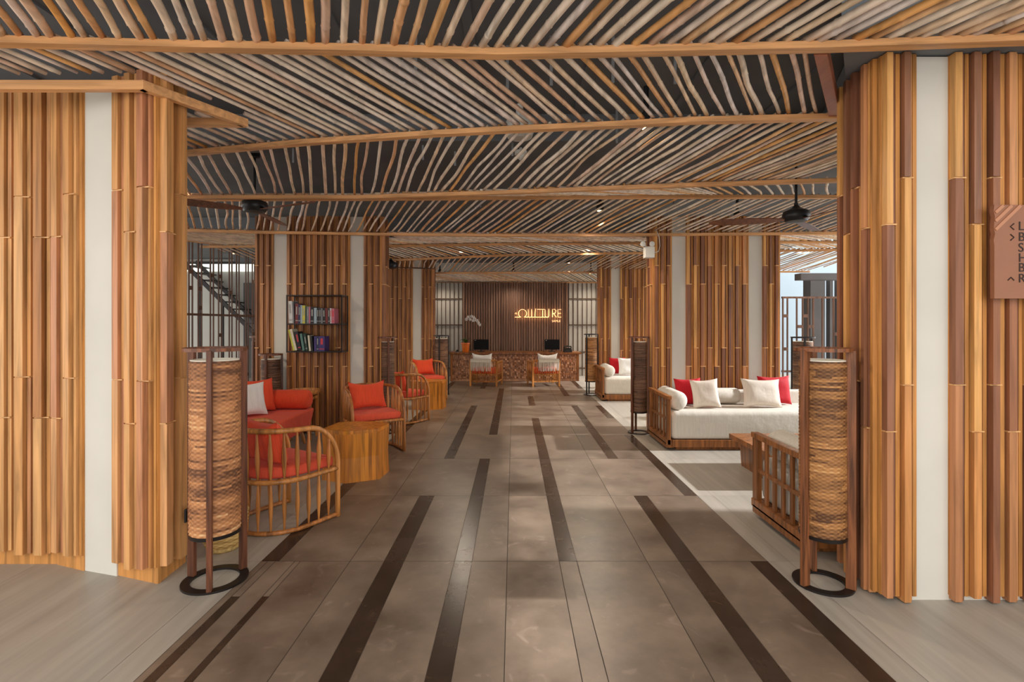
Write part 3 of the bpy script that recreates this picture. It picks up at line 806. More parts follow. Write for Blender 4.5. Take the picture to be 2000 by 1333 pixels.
t = thing('desk_bell', 'small black desk bell left of the orchid pot', 'bell', (-1.47, 13.42, .745))
mb = MB(); mb.lathe([(.05, 0), (.05, .012), (.043, .02), (.038, .04), (.02, .058), (.006, .062), (.006, .075), (.001, .076)], 20); obj('dome', mb, M['black'], t, smooth=True, angle=40)
mb = MB(); mb.lathe([(.055, -.0), (.055, .008)], 20); obj('base', mb, M['steel'], t)

# orchid
t = thing('potted_orchid', 'white orchid in an orange pot on the reception desk', 'potted plant', (-1.26, 13.45, .745))
mb = MB(); mb.lathe([(.075, 0), (.082, .01), (.105, .2), (.118, .21), (.118, .245), (.10, .245), (.095, .21), (.001, .205)], 28); obj('pot', mb, M['orange_pot'], t, smooth=True, angle=40)
rg = random.Random(2)
def leafm(a, ln, lift):
    mb = MB(); vs = []; m = 7
    for i in range(m):
        tt = i/(m-1); w2 = .028*math.sin(PI*min(1, tt*.9+.1))+.002; r = ln*tt; z = .21+lift*math.sin(tt*2.2)
        c, s = math.cos(a), math.sin(a)
        for q, dz in ((-1, .006), (0, -.004), (1, .006)): vs.append((r*c-q*w2*s, r*s+q*w2*c, z+dz))
    for i in range(m-1):
        b = i*3; 
        for k in (0, 1): mb.add([], [])
    fs = [(i*3+k, i*3+k+1, i*3+k+4, i*3+k+3) for i in range(m-1) for k in (0, 1)]
    n = len(vs); vs2 = [(x, y, z-.004) for x, y, z in vs]
    fs2 = [tuple(n+j for j in f[::-1]) for f in fs]
    mb.add(vs+vs2, fs+fs2); return mb
for k in range(6): obj('leaf', leafm(k*1.05, .12+.03*rg.random(), .10+.05*rg.random()), M['leaf'], t, smooth=True)
stem = [(0, 0, .2), (.02, 0, .4), (.0, 0, .6), (.0, 0, .75), (.05, 0, .88), (.14, 0, .93), (.24, 0, .90), (.34, 0, .80), (.37, 0, .74)]
mb = MB(); mb.tube(stem, .004, 6); stem_o = obj('stem', mb, M['leaf'], t, smooth=True)
for j, (fx, fz) in enumerate([(.02, .86), (.07, .92), (.12, .86), (.16, .94), (.22, .90), (.26, .84), (.30, .83), (.34, .77), (.37, .72), (.20, .83)]):
    mb = MB(); rot = rg.random()
    for k in range(5):
        a = 2*PI*k/5+rot; cx, cz = fx+.022*math.cos(a), fz+.022*math.sin(a)
        vs = [(cx, -.008, cz)]
        for q in range(8):
            b = 2*PI*q/8; u = .026*math.cos(b); v = .016*math.sin(b)
            vs.append((cx+u*math.cos(a)-v*math.sin(a), -.012+.01*rg.random(), cz+u*math.sin(a)+v*math.cos(a)))
        vs.append((cx, .0, cz))
        mb.add(vs, [(0, 1+q, 1+(q+1) % 8) for q in range(8)]+[(9, 1+(q+1) % 8, 1+q) for q in range(8)])
    obj('blossom', mb, M['petal'], stem_o, smooth=True)

# ------------------------------------------------------------------ pillows, cushions
def pillow_mesh(w2, h2, th, mat, seed=0, sag=.0, n=14, fringe=0):
    rg = random.Random(seed); mb = MB(); vs = []
    ph = [rg.uniform(0, 6) for _ in range(4)]
    for side in (1, -1):
        for i in range(n+1):
            for j in range(n+1):
                u = -1+2*i/n; v = -1+2*j/n
                x = w2*u*(1-.10*(1-v*v)*abs(u)**3); z = h2*v*(1-.12*(1-u*u)*abs(v)**3)-sag*(1-u*u)*max(0, v)**2
                k = max(0, (1-u**4)*(1-v**4))**.55
                wr = 1+.06*math.sin(3*u+ph[0])*math.cos(4*v+ph[1])+.03*math.sin(9*u*v+ph[2])
                vs.append((x, side*th*k*wr, z+h2))
    m = n+1; fs = []
    for i in range(n):
        for j in range(n):
            a = i*m+j; fs.append((a, a+m, a+m+1, a+1)); b = a+m*m; fs.append((b, b+1, b+m+1, b+m))
    mb.add(vs, fs)
    me = mb.mesh('pillow', mat, True)
    return me
def pillow(loc, rz, tilt, w2, h2, th, mat, label, seed, roll=0, sag=0, group=None, name='throw_pillow', cat='pillow'):
    me = pillow_mesh(w2, h2, th, mat, seed, sag)
    o = link(name, me); o.location = loc
    o.rotation_euler = (Matrix.Rotation(rz, 3, 'Z') @ Matrix.Rotation(tilt, 3, 'X') @ Matrix.Rotation(roll, 3, 'Y')).to_euler()
    tag(o, label, cat, group); return o

# ------------------------------------------------------------------ barrel chairs
def chair(loc, f, label):
    "round backed spindle armchair; f = facing direction in plan"
    rz = math.atan2(f[1], f[0])-PI/2
    t = thing('barrel_armchair', label, 'armchair', (loc[0], loc[1], 0), rz, 'round backed spindle armchairs')
    W, D, ZT, ZS = .30, .28, .73, .375
    def plan(s):     # s from 0 (front right) to 1 (front left)
        Ls = D+PI*W+D; u = s*Ls
        if u < D: return (W, D-u)
        if u > Ls-D: return (-W, u-(Ls-D))
        a = (u-D)/W; return (W*math.cos(a), -W*math.sin(a))
    def ztop(y):
        if y <= 0: return ZT
        q = min(1, y/D); return .42+(ZT-.42)*math.sqrt(max(0, 1-q*q))
    # top rail with front posts
    pts = []
    rr = []
    for z in (0, .12, .25, .36): pts.append((W, D, z)); rr.append(.017)
    for i in range(9):
        a = PI/2*(1-i/8); pts.append((W, D*math.sin(a), .42+(ZT-.42)*math.cos(a)))
    for i in range(1, 24): a = PI*i/24; pts.append((W*math.cos(a), -W*math.sin(a)*1.04, ZT+.012*math.sin(a)))
    for i in range(9):
        a = PI/2*i/8; pts.append((-W, D*math.sin(a), .42+(ZT-.42)*math.cos(a)))
    for z in (.36, .25, .12, 0): pts.append((-W, D, z))
    mb = MB(); mb.tube(pts, .0195, 10); obj('top_rail', mb, M['chairwood'], t, smooth=True)
    mb = MB(); mb.tube([plan(i/30)+(ZS,) for i in range(31)], .018, 10); obj('seat_rail', mb, M['chairwood'], t, smooth=True)
    mb = MB(); mb.tube([plan(i/30)+(.017,) for i in range(31)], .016, 10); obj('base_ring', mb, M['chairwood'], t, smooth=True)
    mb = MB(); mb.tube([(W, D, ZS), (-W, D, ZS)], .017, 10); obj('front_rail', mb, M['chairwood'], t, smooth=True)
    K = 17
    for i in range(1, K):
        s = i/K; x, y = plan(s)
        zt = ztop(y)
        if zt-ZS > .06:
            mb = MB(); m = 7; pp = [(x, y*(1+.03*(k/m)), ZS+(zt-ZS)*k/m) for k in range(m+1)]
            mb.tube(pp, [.007, .012, .018, .021, .020, .015, .011, .007], 8, flat=.7); obj('spindle', mb, M['chairwood'], t, smooth=True)
        mb = MB(); m = 7; pp = [(x, y, .02+(ZS-.02)*k/m) for k in range(m+1)]
        mb.tube(pp, [.007, .010, .014, .018, .019, .016, .012, .008], 8, flat=.7); obj('spindle', mb, M['chairwood'], t, smooth=True)
    # seat cushion
    poly = [(.275, .27)]+[(.272*math.cos(PI*i/16), -.272*math.sin(PI*i/16)) for i in range(17)]+[(-.275, .27)]
    mb = MB(); mb.prism(poly[::-1], ZS+.012, ZS+.095); obj('seat_cushion', mb, M['coral_d'], t, smooth=True, bevel=.028, seg=4)
    return t
SETS = [((-1.77, 3.90), (.51, .86), 'round backed spindle armchair nearest the camera, behind the left front lamp'),
        ((-1.69, 6.08), (.55, -.83), 'spindle armchair behind the faceted wooden table, facing the camera'),
        ((-1.72, 7.86), (.51, .86), 'spindle armchair turned away, beside the middle left lamp'),
        ((-1.72, 10.12), (.55, -.83), 'farthest spindle armchair on the left, before the reception')]
for i, (lc, f, lb) in enumerate(SETS):
    chair(lc, f, lb)
    ff = Vector((f[0], f[1], 0)); rz = math.atan2(f[1], f[0])-PI/2
    p = Vector((lc[0], lc[1], .475))-ff*.10
    lab = ['coral back pillow in the armchair nearest the camera', 'coral back pillow on the armchair facing the camera behind the wooden table', 'coral back pillow in the turned away armchair by the middle left lamp', 'coral back pillow on the farthest left armchair'][i]
    pillow(tuple(p), rz, math.radians(16), .225, .17, .075, M['coral'], lab, 20+i, sag=.03, group='coral back pillows in the armchairs')

# stump tables
def stump(dy, label, dx=0):
    pts = [(-1.575, 4.785), (-1.285, 4.925), (-1.262, 5.20), (-1.33, 5.27), (-1.63, 5.30), (-1.80, 5.24), (-1.835, 4.90)]
    cx = sum(p[0] for p in pts)/7; cy = sum(p[1] for p in pts)/7
    t = thing('faceted_side_table', label, 'side table', (cx+dx, cy+dy, 0), 0, 'faceted wooden side tables')
    q = [(x-cx, y-cy) for x, y in pts]
    mb = MB(); z1 = .455
    for i in range(7):
        a = Vector(q[i]); b = Vector(q[(i+1) % 7]); L_ = (b-a).length; k = max(3, round(L_/.034)); d = (b-a)/k; n = Vector((d.y, -d.x)).normalized()
        for j in range(k):
            p0 = a+d*j; p1 = a+d*(j+1)
            sw = lambda z: 1-.04*math.sin(PI*z/z1)
            vs = []
            for z in (0, z1*.5, z1):
                for pp in (p0, p1): vs.append((pp.x*sw(z), pp.y*sw(z), z))
            for z in (0, z1*.5, z1):
                for pp in (p0, p1): vs.append((pp.x*sw(z)*.9, pp.y*sw(z)*.9, z))
            mb.add(vs, [(0, 1, 3, 2), (2, 3, 5, 4), (6, 8, 9, 7), (8, 10, 11, 9), (0, 2, 8, 6), (2, 4, 10, 8), (1, 7, 9, 3), (3, 9, 11, 5), (4, 5, 11, 10), (0, 6, 7, 1)])
    obj('body', mb, M['tablewood'], t)
    # plank top clipped from the outline
    mb = MB(); xs = sorted([p[0] for p in q]); x = xs[0]
    def span(x):
        ys = []
        for i in range(7):
            (x0, y0), (x1, y1) = q[i], q[(i+1) % 7]
            if (x0 <= x < x1) or (x1 <= x < x0): ys.append(y0+(y1-y0)*(x-x0)/(x1-x0))
        return (min(ys), max(ys)) if len(ys) > 1 else None
    x0, x1 = xs[0]+.0005, xs[-1]-.0005; k = 14
    for j in range(k):
        a = x0+(x1-x0)*j/k; b = x0+(x1-x0)*(j+1)/k; sa = span(a); sb = span(b)
        if sa and sb: mb.prism([(a, sa[0]), (b, sb[0]), (b, sb[1]), (a, sa[1])], z1, .487)
    obj('table_top', mb, M['tablewood'], t)
stump(0, 'faceted honey coloured wooden side table between the two nearest armchairs')
stump(4.03, 'faceted wooden side table in front of the farthest left armchair', .05)

# ------------------------------------------------------------------ wicker floor lamps
def weave(R, z0, z1, rows, stakes, seed, amp=.0036, mat=None):
    rg = random.Random(seed); spp = 4; n = stakes*spp; lv = rows*2+1
    vs = []; tone = []
    rt = [rg.random() for _ in range(rows)]
    for i in range(lv):
        z = z0+(z1-z0)*i/(lv-1); row = min(i//2, rows-1); mid = i % 2
        for k in range(n):
            a = 2*PI*k/n; s = math.cos(PI*k/spp)*(1 if row % 2 else -1)
            r = R+(amp*s+.0016 if mid else -.0012)
            vs.append((r*math.cos(a), r*math.sin(a), z))
    fs = []
    for i in range(lv-1):
        for k in range(n): fs.append((i*n+k, i*n+(k+1) % n, (i+1)*n+(k+1) % n, (i+1)*n+k))
    mb = MB(); mb.add(vs, fs)
    me = mb.mesh('shade', mat, True)
    at_ = me.attributes.new('tone', 'FLOAT', 'FACE')
    vals = []
    seglen = {}
    for i in range(lv-1):
        row = i//2
        zf = i/(lv-1)
        base = .30+.22*math.sin(zf*9+seed)*.5+.1*(1-zf)
        for k in range(n):
            st = k//spp
            key = (row, (st+row*5 % 11)//5)
            if key not in seglen: seglen[key] = rg.gauss(0, .13)
            s = math.cos(PI*(k+.5)/spp)*(1 if row % 2 else -1)
            vals.append(min(1, max(0, base+.11*s+seglen[key]+(rt[min(row, rows-1)]-.5)*.42)))
    at_.data.foreach_set('value', vals)
    return me
def lamp(loc, label, Ds, Df, Ht, rot, wm, sw, z0=.275, z1=None, rows=96, legw=.042, seed=1, n=3):
    z1 = z1 or Ht-.075
    t = thing('wicker_floor_lamp', label, 'floor lamp', (loc[0], loc[1], 0), rot, 'tall woven cylinder floor lamps')
    R = Ds/2
    me = weave(R, z0+.02, z1, rows, 38, seed, amp=.003, mat=wm)
    sh = link('shade', me, t)
    mb = MB(); mb.lathe([(R-.006, z0+.03), (R-.004, z0+.03), (R-.004, z1+.003), (R-.010, z1+.003), (R-.012, z0+.03)], 40)
    # liner (open tube)
    mb = MB(); nn = 40; vs = []
    for r, z in ((R-.004, z0+.03), (R-.004, z1+.006), (R-.010, z1+.006), (R-.010, z0+.03)):
        for k in range(nn): vs.append((r*math.cos(2*PI*k/nn), r*math.sin(2*PI*k/nn), z))
    fs = [(i*nn+k, i*nn+(k+1) % nn, ((i+1) % 4)*nn+(k+1) % nn, ((i+1) % 4)*nn+k) for i in range(4) for k in range(nn)]
    mb.add(vs, fs); obj('shade_liner', mb, M['liner'], t, smooth=True, angle=40)
    mb = MB(); mb.lathe([(R-.02, z0+.002), (R+.004, z0+.002), (R+.005, z0+.022), (R-.02, z0+.022)], 40); obj('bottom_rim', mb, M['iron'], t, smooth=True, angle=40)
    Rf = Df/2
    for k in range(n):
        a = 2*PI*k/n; c = (Rf*math.cos(a)-.0, Rf*math.sin(a)); 
        mb = MB(); mb.obox((c[0], c[1]), (-math.sin(a), math.cos(a)), (math.cos(a), math.sin(a)), .0135, legw/2, .012, Ht-.012)
        lg = obj('leg', mb, sw, t, bevel=.003)
        mb = MB(); mb.obox(((R+Rf)/2*math.cos(a), (R+Rf)/2*math.sin(a)), (-math.sin(a), math.cos(a)), (math.cos(a), math.sin(a)), .006, (Rf-R)/2+.004, z0+.005, z0+.02)
        obj('bracket', mb, M['iron'], lg)
    def ringm(ri, ro, za, zb):
        mb = MB(); nn = 48; vs = []
        for r, z in ((ri, za), (ro, za), (ro, zb), (ri, zb)):
            for k in range(nn): vs.append((r*math.cos(2*PI*k/nn), r*math.sin(2*PI*k/nn), z))
        mb.add(vs, [(i*nn+k, i*nn+(k+1) % nn, ((i+1) % 4)*nn+(k+1) % nn, ((i+1) % 4)*nn+k) for i in range(4) for k in range(nn)]); return mb
    obj('base_ring', ringm(Rf-.028, Rf+.02, 0, .012), M['iron'], t, smooth=True, angle=40)
    obj('top_ring', ringm(Rf-.006, Rf+.012, Ht-.02, Ht), sw, t, smooth=True, angle=40)
    return t
W_ = math.radians
lamp((-1.742, 2.99), 'large woven floor lamp standing against the left front pillar', .262, .31, 1.36, W_(-70), M['weave_l'], M['lampwood'], seed=2, rows=82)
lamp((1.785, 2.955), 'large woven floor lamp standing against the right front pillar', .24, .275, 1.36, W_(80), M['weave_r'], M['lampwood_red'], seed=4, legw=.05)
lamp((1.72, 7.03), 'woven floor lamp by the left arm of the long cream sofa', .215, .26, 1.32, W_(95), M['weave_d'], M['lampwood'], seed=5, rows=90, legw=.03)
lamp((1.63, 10.75), 'farthest woven floor lamp on the right, near the distant cream sofa', .25, .28, 1.28, W_(100), M['weave_r'], M['iron'], seed=6, rows=60, legw=.02)
lamp((-1.76, 7.05), 'woven floor lamp at the middle left pillar, beside the turned away armchair', .23, .27, 1.32, W_(60), M['weave_d'], M['lampwood'], seed=7, rows=90, legw=.025)
lamp((-1.52, 10.8), 'farthest woven floor lamp on the left, near the reception screen', .27, .30, 1.25, W_(20), M['weave_d'], M['iron'], seed=8, rows=60, legw=.02)
lamp((-3.20, 6.75), 'short woven floor lamp behind the coral sofa by the bookshelf pillar', .235, .27, 1.10, W_(30), M['weave_d'], M['lampwood'], seed=9, rows=60, legw=.025)
lamp((-3.75, 7.6), 'dark woven floor lamp at the left lattice behind the coral sofa', .25, .28, 1.31, W_(10), M['weave_d'], M['lampwood'], seed=10, rows=60, legw=.025)
lamp((4.52, 8.0), 'dark woven floor lamp before the slim lattice on the right', .28, .32, 1.29, W_(10), M['weave_d'], M['iron'], seed=11, rows=60, legw=.025)

# wicker basket behind the left lamp
me = weave(.135, .03, .24, 20, 26, 31, amp=.004)
for v in me.vertices:
    k = .72+.34*math.sin(min(1, (v.co.z)/.2)*PI/2); v.co.x *= k; v.co.y *= k
me.materials.clear(); me.materials.append(weave_mat('straw_weave', [(150, 112, 58), (204, 168, 104), (226, 192, 128)]))
t = thing('wicker_basket', 'round pale wicker basket on the floor behind the left front lamp', 'basket', (-1.935, 3.42, 0))
me.name = 'basket_body'; link('basket_body', me, t)
mb = MB(); mb.lathe([(.001, 0), (.095, 0), (.103, .015), (.103, .035), (.001, .035)], 32); obj('basket_base', mb, M['straw'], t, smooth=True)
mb = MB(); mb.tube([(.143*math.cos(2*PI*k/32), .143*math.sin(2*PI*k/32), .24) for k in range(32)], .009, 8, closed=True); obj('rim', mb, M['straw'], t, smooth=True)

# ------------------------------------------------------------------ cream daybeds
def bolster(p0, p1, r, mat, label, group):
    a = Vector(p0); b = Vector(p1); d = b-a; ln = d.length; pts = []; rr = []
    for q, k in ((0, .35), (.012, .72), (.03, .9), (.06, 1), (.5*ln, 1.0), (ln-.06, 1), (ln-.03, .9), (ln-.012, .72), (ln, .35)):
        pts.append(d.normalized()*q-d*.0); rr.append(r*k)
    mb = MB(); mb.tube(pts, rr, 28); o = obj('bolster_cushion', mb, mat, smooth=True, angle=60); o.location = a
    tag(o, label, 'bolster', group); return o
def daybed(loc, label, side, wdt, dpt, facing, name='daybed_sofa'):
    "local: front at y=0, back at +y; arm on the x=0 side; facing -1 = toward the camera"
    t = thing(name, label, 'sofa', loc, 0, 'cream sofas on teak platforms')
    sx = 1; sy = -facing          # facing -1: back is +Y
    def bx(mb, x0, x1, y0, y1, z0, z1):
        ya, yb = sorted((y0*sy, y1*sy)); mb.box(x0, x1, ya, yb, z0, z1)
    mb = MB(); bx(mb, .04, wdt, .0, dpt, .04, .125); bx(mb, .10, wdt-.06, .06, dpt-.05, 0, .04); obj('platform', mb, M['sofawood'], t, bevel=.004)
    mb = MB(); bx(mb, .035, wdt-.02, .01, dpt-.12, .125, .46); obj('mattress', mb, M['cream'], t, smooth=True, bevel=.055, seg=5)
    mb = MB(); bx(mb, .10, wdt-.05, dpt-.14, dpt, .125, .62); obj('backrest', mb, M['cream'], t, smooth=True, bevel=.03, seg=3)
    # side arm frame
    mb = MB(); 
    bx(mb, -.02, .02, .0, .075, .07, .64); bx(mb, -.02, .02, dpt-.07, dpt, .07, .64)
    bx(mb, -.028, .028, -.01, dpt+.005, .605, .645); bx(mb, -.03, .03, 0, dpt, .07, .13); bx(mb, -.012, .012, .06, dpt-.05, .345, .375)
    bx(mb, -.03, .06, .02, dpt, .03, .09)
    af = obj('arm_frame', mb, M['sofawood'], t, bevel=.004)
    k = 4
    for i in range(k):
        y = .07+(dpt-.13)*(i+1)/(k+1); mb = MB(); bx(mb, -.010, .010, y-.019, y+.019, .13, .60); obj('arm_slat', mb, M['sofawood'], af, bevel=.003)
    return t
daybed((1.83, 6.02, 0), 'long cream sofa on a teak platform in front of the middle right pillar', 1, 2.25, .84, -1)
daybed((1.72, 9.82, 0), 'distant cream sofa on a teak platform before the far right pillar', 1, 2.25, .84, -1)
daybed((1.90, 4.03, 0), 'cream sofa with teak slatted arm seen from the side behind the right front lamp', 1, 2.0, .72, 1)
gb = 'cream bolster cushions'
bolster((1.965, 6.06, .575), (1.965, 6.72, .575), .112, M['cream'], 'cream bolster lying along the slatted arm of the long cream sofa', gb)
bolster((2.10, 6.62, .565), (2.92, 6.62, .565), .10, M['cream'], 'cream bolster along the back of the long cream sofa', gb)
bolster((1.855, 9.86, .575), (1.855, 10.50, .575), .112, M['cream'], 'cream bolster along the arm of the distant cream sofa', gb)
bolster((2.04, 3.97, .575), (2.04, 3.40, .575), .112, M['cream'], 'cream bolster along the arm of the sofa behind the right front lamp', gb)
pillow((2.215, 6.46, .462), W_(-12), W_(-14), .165, .175, .07, M['red'], 'crimson pillow at the left end of the long cream sofa', 40, roll=W_(-3))
pillow((2.37, 6.26, .462), W_(-6), W_(-16), .17, .18, .07, M['ivory'], 'square ivory pillow beside the left crimson pillow on the long cream sofa', 41, roll=W_(-4))
pillow((3.07, 6.30, .462), W_(4), W_(-16), .25, .18, .075, M['ivory'], 'wide shiny ivory pillow on the long cream sofa', 42, roll=W_(2))
pillow((3.34, 6.52, .462), W_(6), W_(-10), .22, .185, .07, M['red'], 'crimson pillow behind the wide ivory pillow', 43)
pillow((2.10, 10.38, .462), W_(-8), W_(-12), .16, .175, .06, M['red'], 'crimson pillow on the distant cream sofa', 44)
pillow((2.27, 10.20, .462), W_(0), W_(-12), .18, .18, .07, M['white_f'], 'white pillow on the distant cream sofa', 45)

# coffee table
t = thing('low_coffee_table', 'low teak coffee table between the two cream sofas', 'coffee table', (2.95, 5.02, 0))
mb = MB()
for i in range(5): mb.box(-.65, .65, -.45+i*.18, -.45+i*.18+.1785, .275, .325)
obj('table_top', mb, M['sofawood'], t, bevel=.003)
mb = MB(); mb.add([(-.55, -.42, 0), (.55, -.42, 0), (.55, .38, 0), (-.55, .38, 0), (-.58, -.42, .275), (.56, -.42, .275), (.56, .40, .275), (-.56, .40, .275)], [(0, 3, 2, 1), (4, 5, 6, 7), (0, 1, 5, 4), (1, 2, 6, 5), (2, 3, 7, 6), (3, 0, 4, 7)])
obj('pedestal', mb, M['sofawood'], t, bevel=.004)

# coral sofa on the left
t = thing('coral_sofa', 'coral upholstered sofa in the left bay beside the bookshelf pillar', 'sofa', (-2.98, 5.6, 0))
mb = MB(); mb.add([(-.42, -.85, .17), (.42, -.85, .17), (.42, .85, .17), (-.42, .85, .17), (-.44, -.87, .44), (.47, -.87, .44), (.47, .87, .44), (-.44, .87, .44)], [(0, 3, 2, 1), (4, 5, 6, 7), (0, 1, 5, 4), (1, 2, 6, 5), (2, 3, 7, 6), (3, 0, 4, 7)])
obj('seat', mb, M['coral_d'], t, smooth=True, bevel=.03, seg=4)
mb = MB(); mb.box(-.55, -.42, -.87, .87, .2, .80); obj('backrest', mb, M['coral'], t, smooth=True, bevel=.04, seg=4)
for sx in (-.34, .34):
    for sy in (-.75, .75):
        mb = MB(); mb.tube([(sx, sy, .18), (sx*1.12, sy*1.04, 0)], [.024, .016], 10); obj('leg', mb, M['chairwood'], t, smooth=True)
bolster((-3.10, 6.34, .56), (-2.505, 6.34, .56), .118, M['coral'], 'coral bolster across the far end of the coral sofa', None)
pillow((-3.0, 6.07, .445), W_(52), W_(-14), .19, .20, .075, M['coral'], 'coral square pillow leaning on the bolster of the coral sofa', 50)
pillow((-2.99, 5.78, .445), W_(50), W_(-18), .22, .195, .075, M['white_f'], 'white pillow on the coral sofa', 51)

# round side table with four legs next to the bookshelf pillar
t = thing('round_side_table', 'four legged wooden side table behind the coral bolster', 'side table', (-2.74, 6.685, 0))
mb = MB(); mb.lathe([(.001, .58), (.185, .58), (.2, .60), (.21, .635), (.2, .635), (.19, .60), (.001, .595)], 36); obj('tray_top', mb, M['chairwood'], t, smooth=True, angle=40)
for k in range(4):
    a = PI/4+k*PI/2; x, y = .18*math.cos(a), .18*math.sin(a)
    mb = MB(); mb.box(x-.02, x+.02, y-.02, y+.02, 0, .60); obj('leg', mb, M['chairwood'], t, bevel=.004)
for a, b in (((-.127, -.127), (.127, -.127)), ((.127, -.127), (.127, .127)), ((.127, .127), (-.127, .127)), ((-.127, .127), (-.127, -.127))):
    mb = MB(); mb.bar((a[0], a[1], .53), (b[0], b[1], .53), .02, .035); obj('apron', mb, M['chairwood'], t)

# ------------------------------------------------------------------ reception armchairs (seen from behind)
def rec_chair(x, y, rz, label, lp, lt, seed, px):
    t = thing('slatted_armchair', label, 'armchair', (x, y, 0), rz, 'slatted armchairs at the reception desk')
    w2, d2 = .32, .30
    for sx in (-1, 1):
        for sy in (-1, 1):
            top = .62 if sy < 0 else .56
            mb = MB(); mb.box(sx*w2-.02, sx*w2+.02, sy*d2-.02, sy*d2+.02, 0, top); obj('leg', mb, M['chairwood'], t, bevel=.004)
        mb = MB(); mb.box(sx*w2-.025, sx*w2+.025, -d2-.02, d2+.03, .56, .585); obj('armrest', mb, M['chairwood'], t, bevel=.004)
        for k in range(7):
            yy = -d2+.06+k*.08; mb = MB(); mb.tube([(sx*w2, yy, .12), (sx*w2, yy, .56)], .008, 8); obj('spindle', mb, M['chairwood'], t, smooth=True)
        mb = MB(); mb.box(sx*w2-.015, sx*w2+.015, -d2, d2, .105, .135); obj('stretcher', mb, M['chairwood'], t)
    mb = MB(); mb.box(-w2, w2, -d2-.018, -d2+.018, .60, .635); obj('top_rail', mb, M['chairwood'], t, bevel=.004)
    mb = MB(); mb.box(-w2, w2, -d2-.015, -d2+.015, .105, .135); obj('stretcher', mb, M['chairwood'], t)
    mb = MB(); mb.box(-w2, w2, -d2, d2, .27, .30); obj('seat_frame', mb, M['chairwood'], t, bevel=.004)
    for k in range(13):
        xx = -w2+.045+k*(2*w2-.09)/12; mb = MB(); mb.tube([(xx, -d2, .12), (xx, -d2, .60)], .008, 8); obj('spindle', mb, M['chairwood'], t, smooth=True)
    mb = MB(); mb.box(-w2+.022, w2-.022, -d2+.025, d2, .30, .42); obj('seat_cushion', mb, M['coral'], t, smooth=True, bevel=.025, seg=3)
    c, s = math.cos(rz), math.sin(rz)
    def W2(u, v): return (x+u*c-v*s, y+u*s+v*c)
    p = W2(px, -d2+.18); pillow((p[0], p[1], .425), rz, W_(14), .25, .19, .07, M['white_f'], lp, seed, sag=.05, group='white pillows on the reception armchairs')
    q = W2(px, -d2-.042)
    mb = MB(); rg = random.Random(seed)
    mb.box(-.25, .25, -.012, .012, .575, .66)
    mb.box(-.25, .25, -.012, .03, .645, .655)
    for k in range(17):
        xx = -.24+k*.03; mb.tube([(xx, 0, .58), (xx+rg.uniform(-.004, .004), -.004, .48), (xx+rg.uniform(-.012, .012), -.002, .37+rg.uniform(-.01, .01))], [.011, .009, .006], 6)
    o = obj('fringed_throw', mb, M['cream'], smooth=True, angle=40); o.location = (q[0], q[1], 0); o.rotation_euler = (0, 0, rz)
    tag(o, lt, 'throw', 'fringed throws on the reception armchairs')
rec_chair(-.66, 12.45, W_(-10), 'left slatted armchair with coral seat at the reception desk', 'white pillow on the left reception armchair', 'cream fringed throw hanging over the back of the left reception armchair', 61, -.06)
rec_chair(.72, 12.45, W_(10), 'right slatted armchair with coral seat at the reception desk', 'white pillow on the right reception armchair', 'cream fringed throw hanging over the back of the right reception armchair', 62, .06)

# ------------------------------------------------------------------ bookshelf and books
sx0, sx1, sy0, sy1 = -2.95, -2.235, 6.66, 6.90
t = thing('wall_bookshelf', 'dark metal wall bookshelf with two rows of books on the left pillar', 'bookshelf', ((sx0+sx1)/2, 6.78, 1.13))
hw = (sx1-sx0)/2; ZSH = [0.0, .362, .735]
for z in ZSH:
    mb = MB(); mb.box(-hw, hw, -.12, .12, z-.010, z+.006); obj('shelf_board', mb, M['iron'], t, bevel=.002)
mb = MB()
for xx in (-hw, hw):
    for yy in (-.115, .115): mb.box(xx-.007, xx+.007, yy-.007, yy+.007, -.01, .741)
obj('frame', mb, M['iron'], t)
bookcols = {'white': (206, 204, 204), 'grey': (120, 122, 126), 'black': (30, 30, 34), 'dark red': (110, 40, 40), 'pale blue': (150, 168, 178), 'yellow striped': (196, 188, 70), 'dark blue': (40, 48, 84), 'dark green': (44, 66, 58), 'pink': (186, 104, 120), 'purple': (64, 52, 110), 'lime green': (196, 200, 70), 'teal': (88, 124, 118), 'cream': (214, 206, 182), 'charcoal': (58, 58, 62)}
bm_ = {k: plain('book_'+k.replace(' ', '_'), v, .5, noise=.1) for k, v in bookcols.items()}
band = plain('book_band', (150, 148, 142), .5); bandr = plain('book_band_red', (190, 60, 66), .5)
ordn = ['first', 'second', 'third', 'fourth', 'fifth', 'sixth', 'seventh', 'eighth', 'ninth', 'tenth', 'eleventh', 'twelfth', 'thirteenth', 'fourteenth', 'fifteenth', 'sixteenth', 'seventeenth', 'eighteenth', 'nineteenth', 'twentieth']
def book(x, z, th, h, d, col, lean, label, grp, bd):
    mb = MB(); mb.cur = 0
    mb.box(0, .003, 0, d, 0, h); mb.box(th-.003, th, 0, d, 0, h); mb.box(0, th, -.003, .002, 0, h)
    mb.cur = 1; mb.box(.003, th-.003, .002, d-.006, .004, h-.004)
    mb.cur = 2
    if bd: mb.box(.004, th-.004, -.0045, -.003, h*.12, h*.17); mb.box(th*.3, th*.7, -.0045, -.003, h*.45, h*.85)
    o = obj('book', mb, [bm_[col], M['paper'], bandr if bd == 2 else band])
    o.location = (x, sy0+.02, z); o.rotation_euler = (0, lean, 0)
    tag(o, label, 'book', grp)
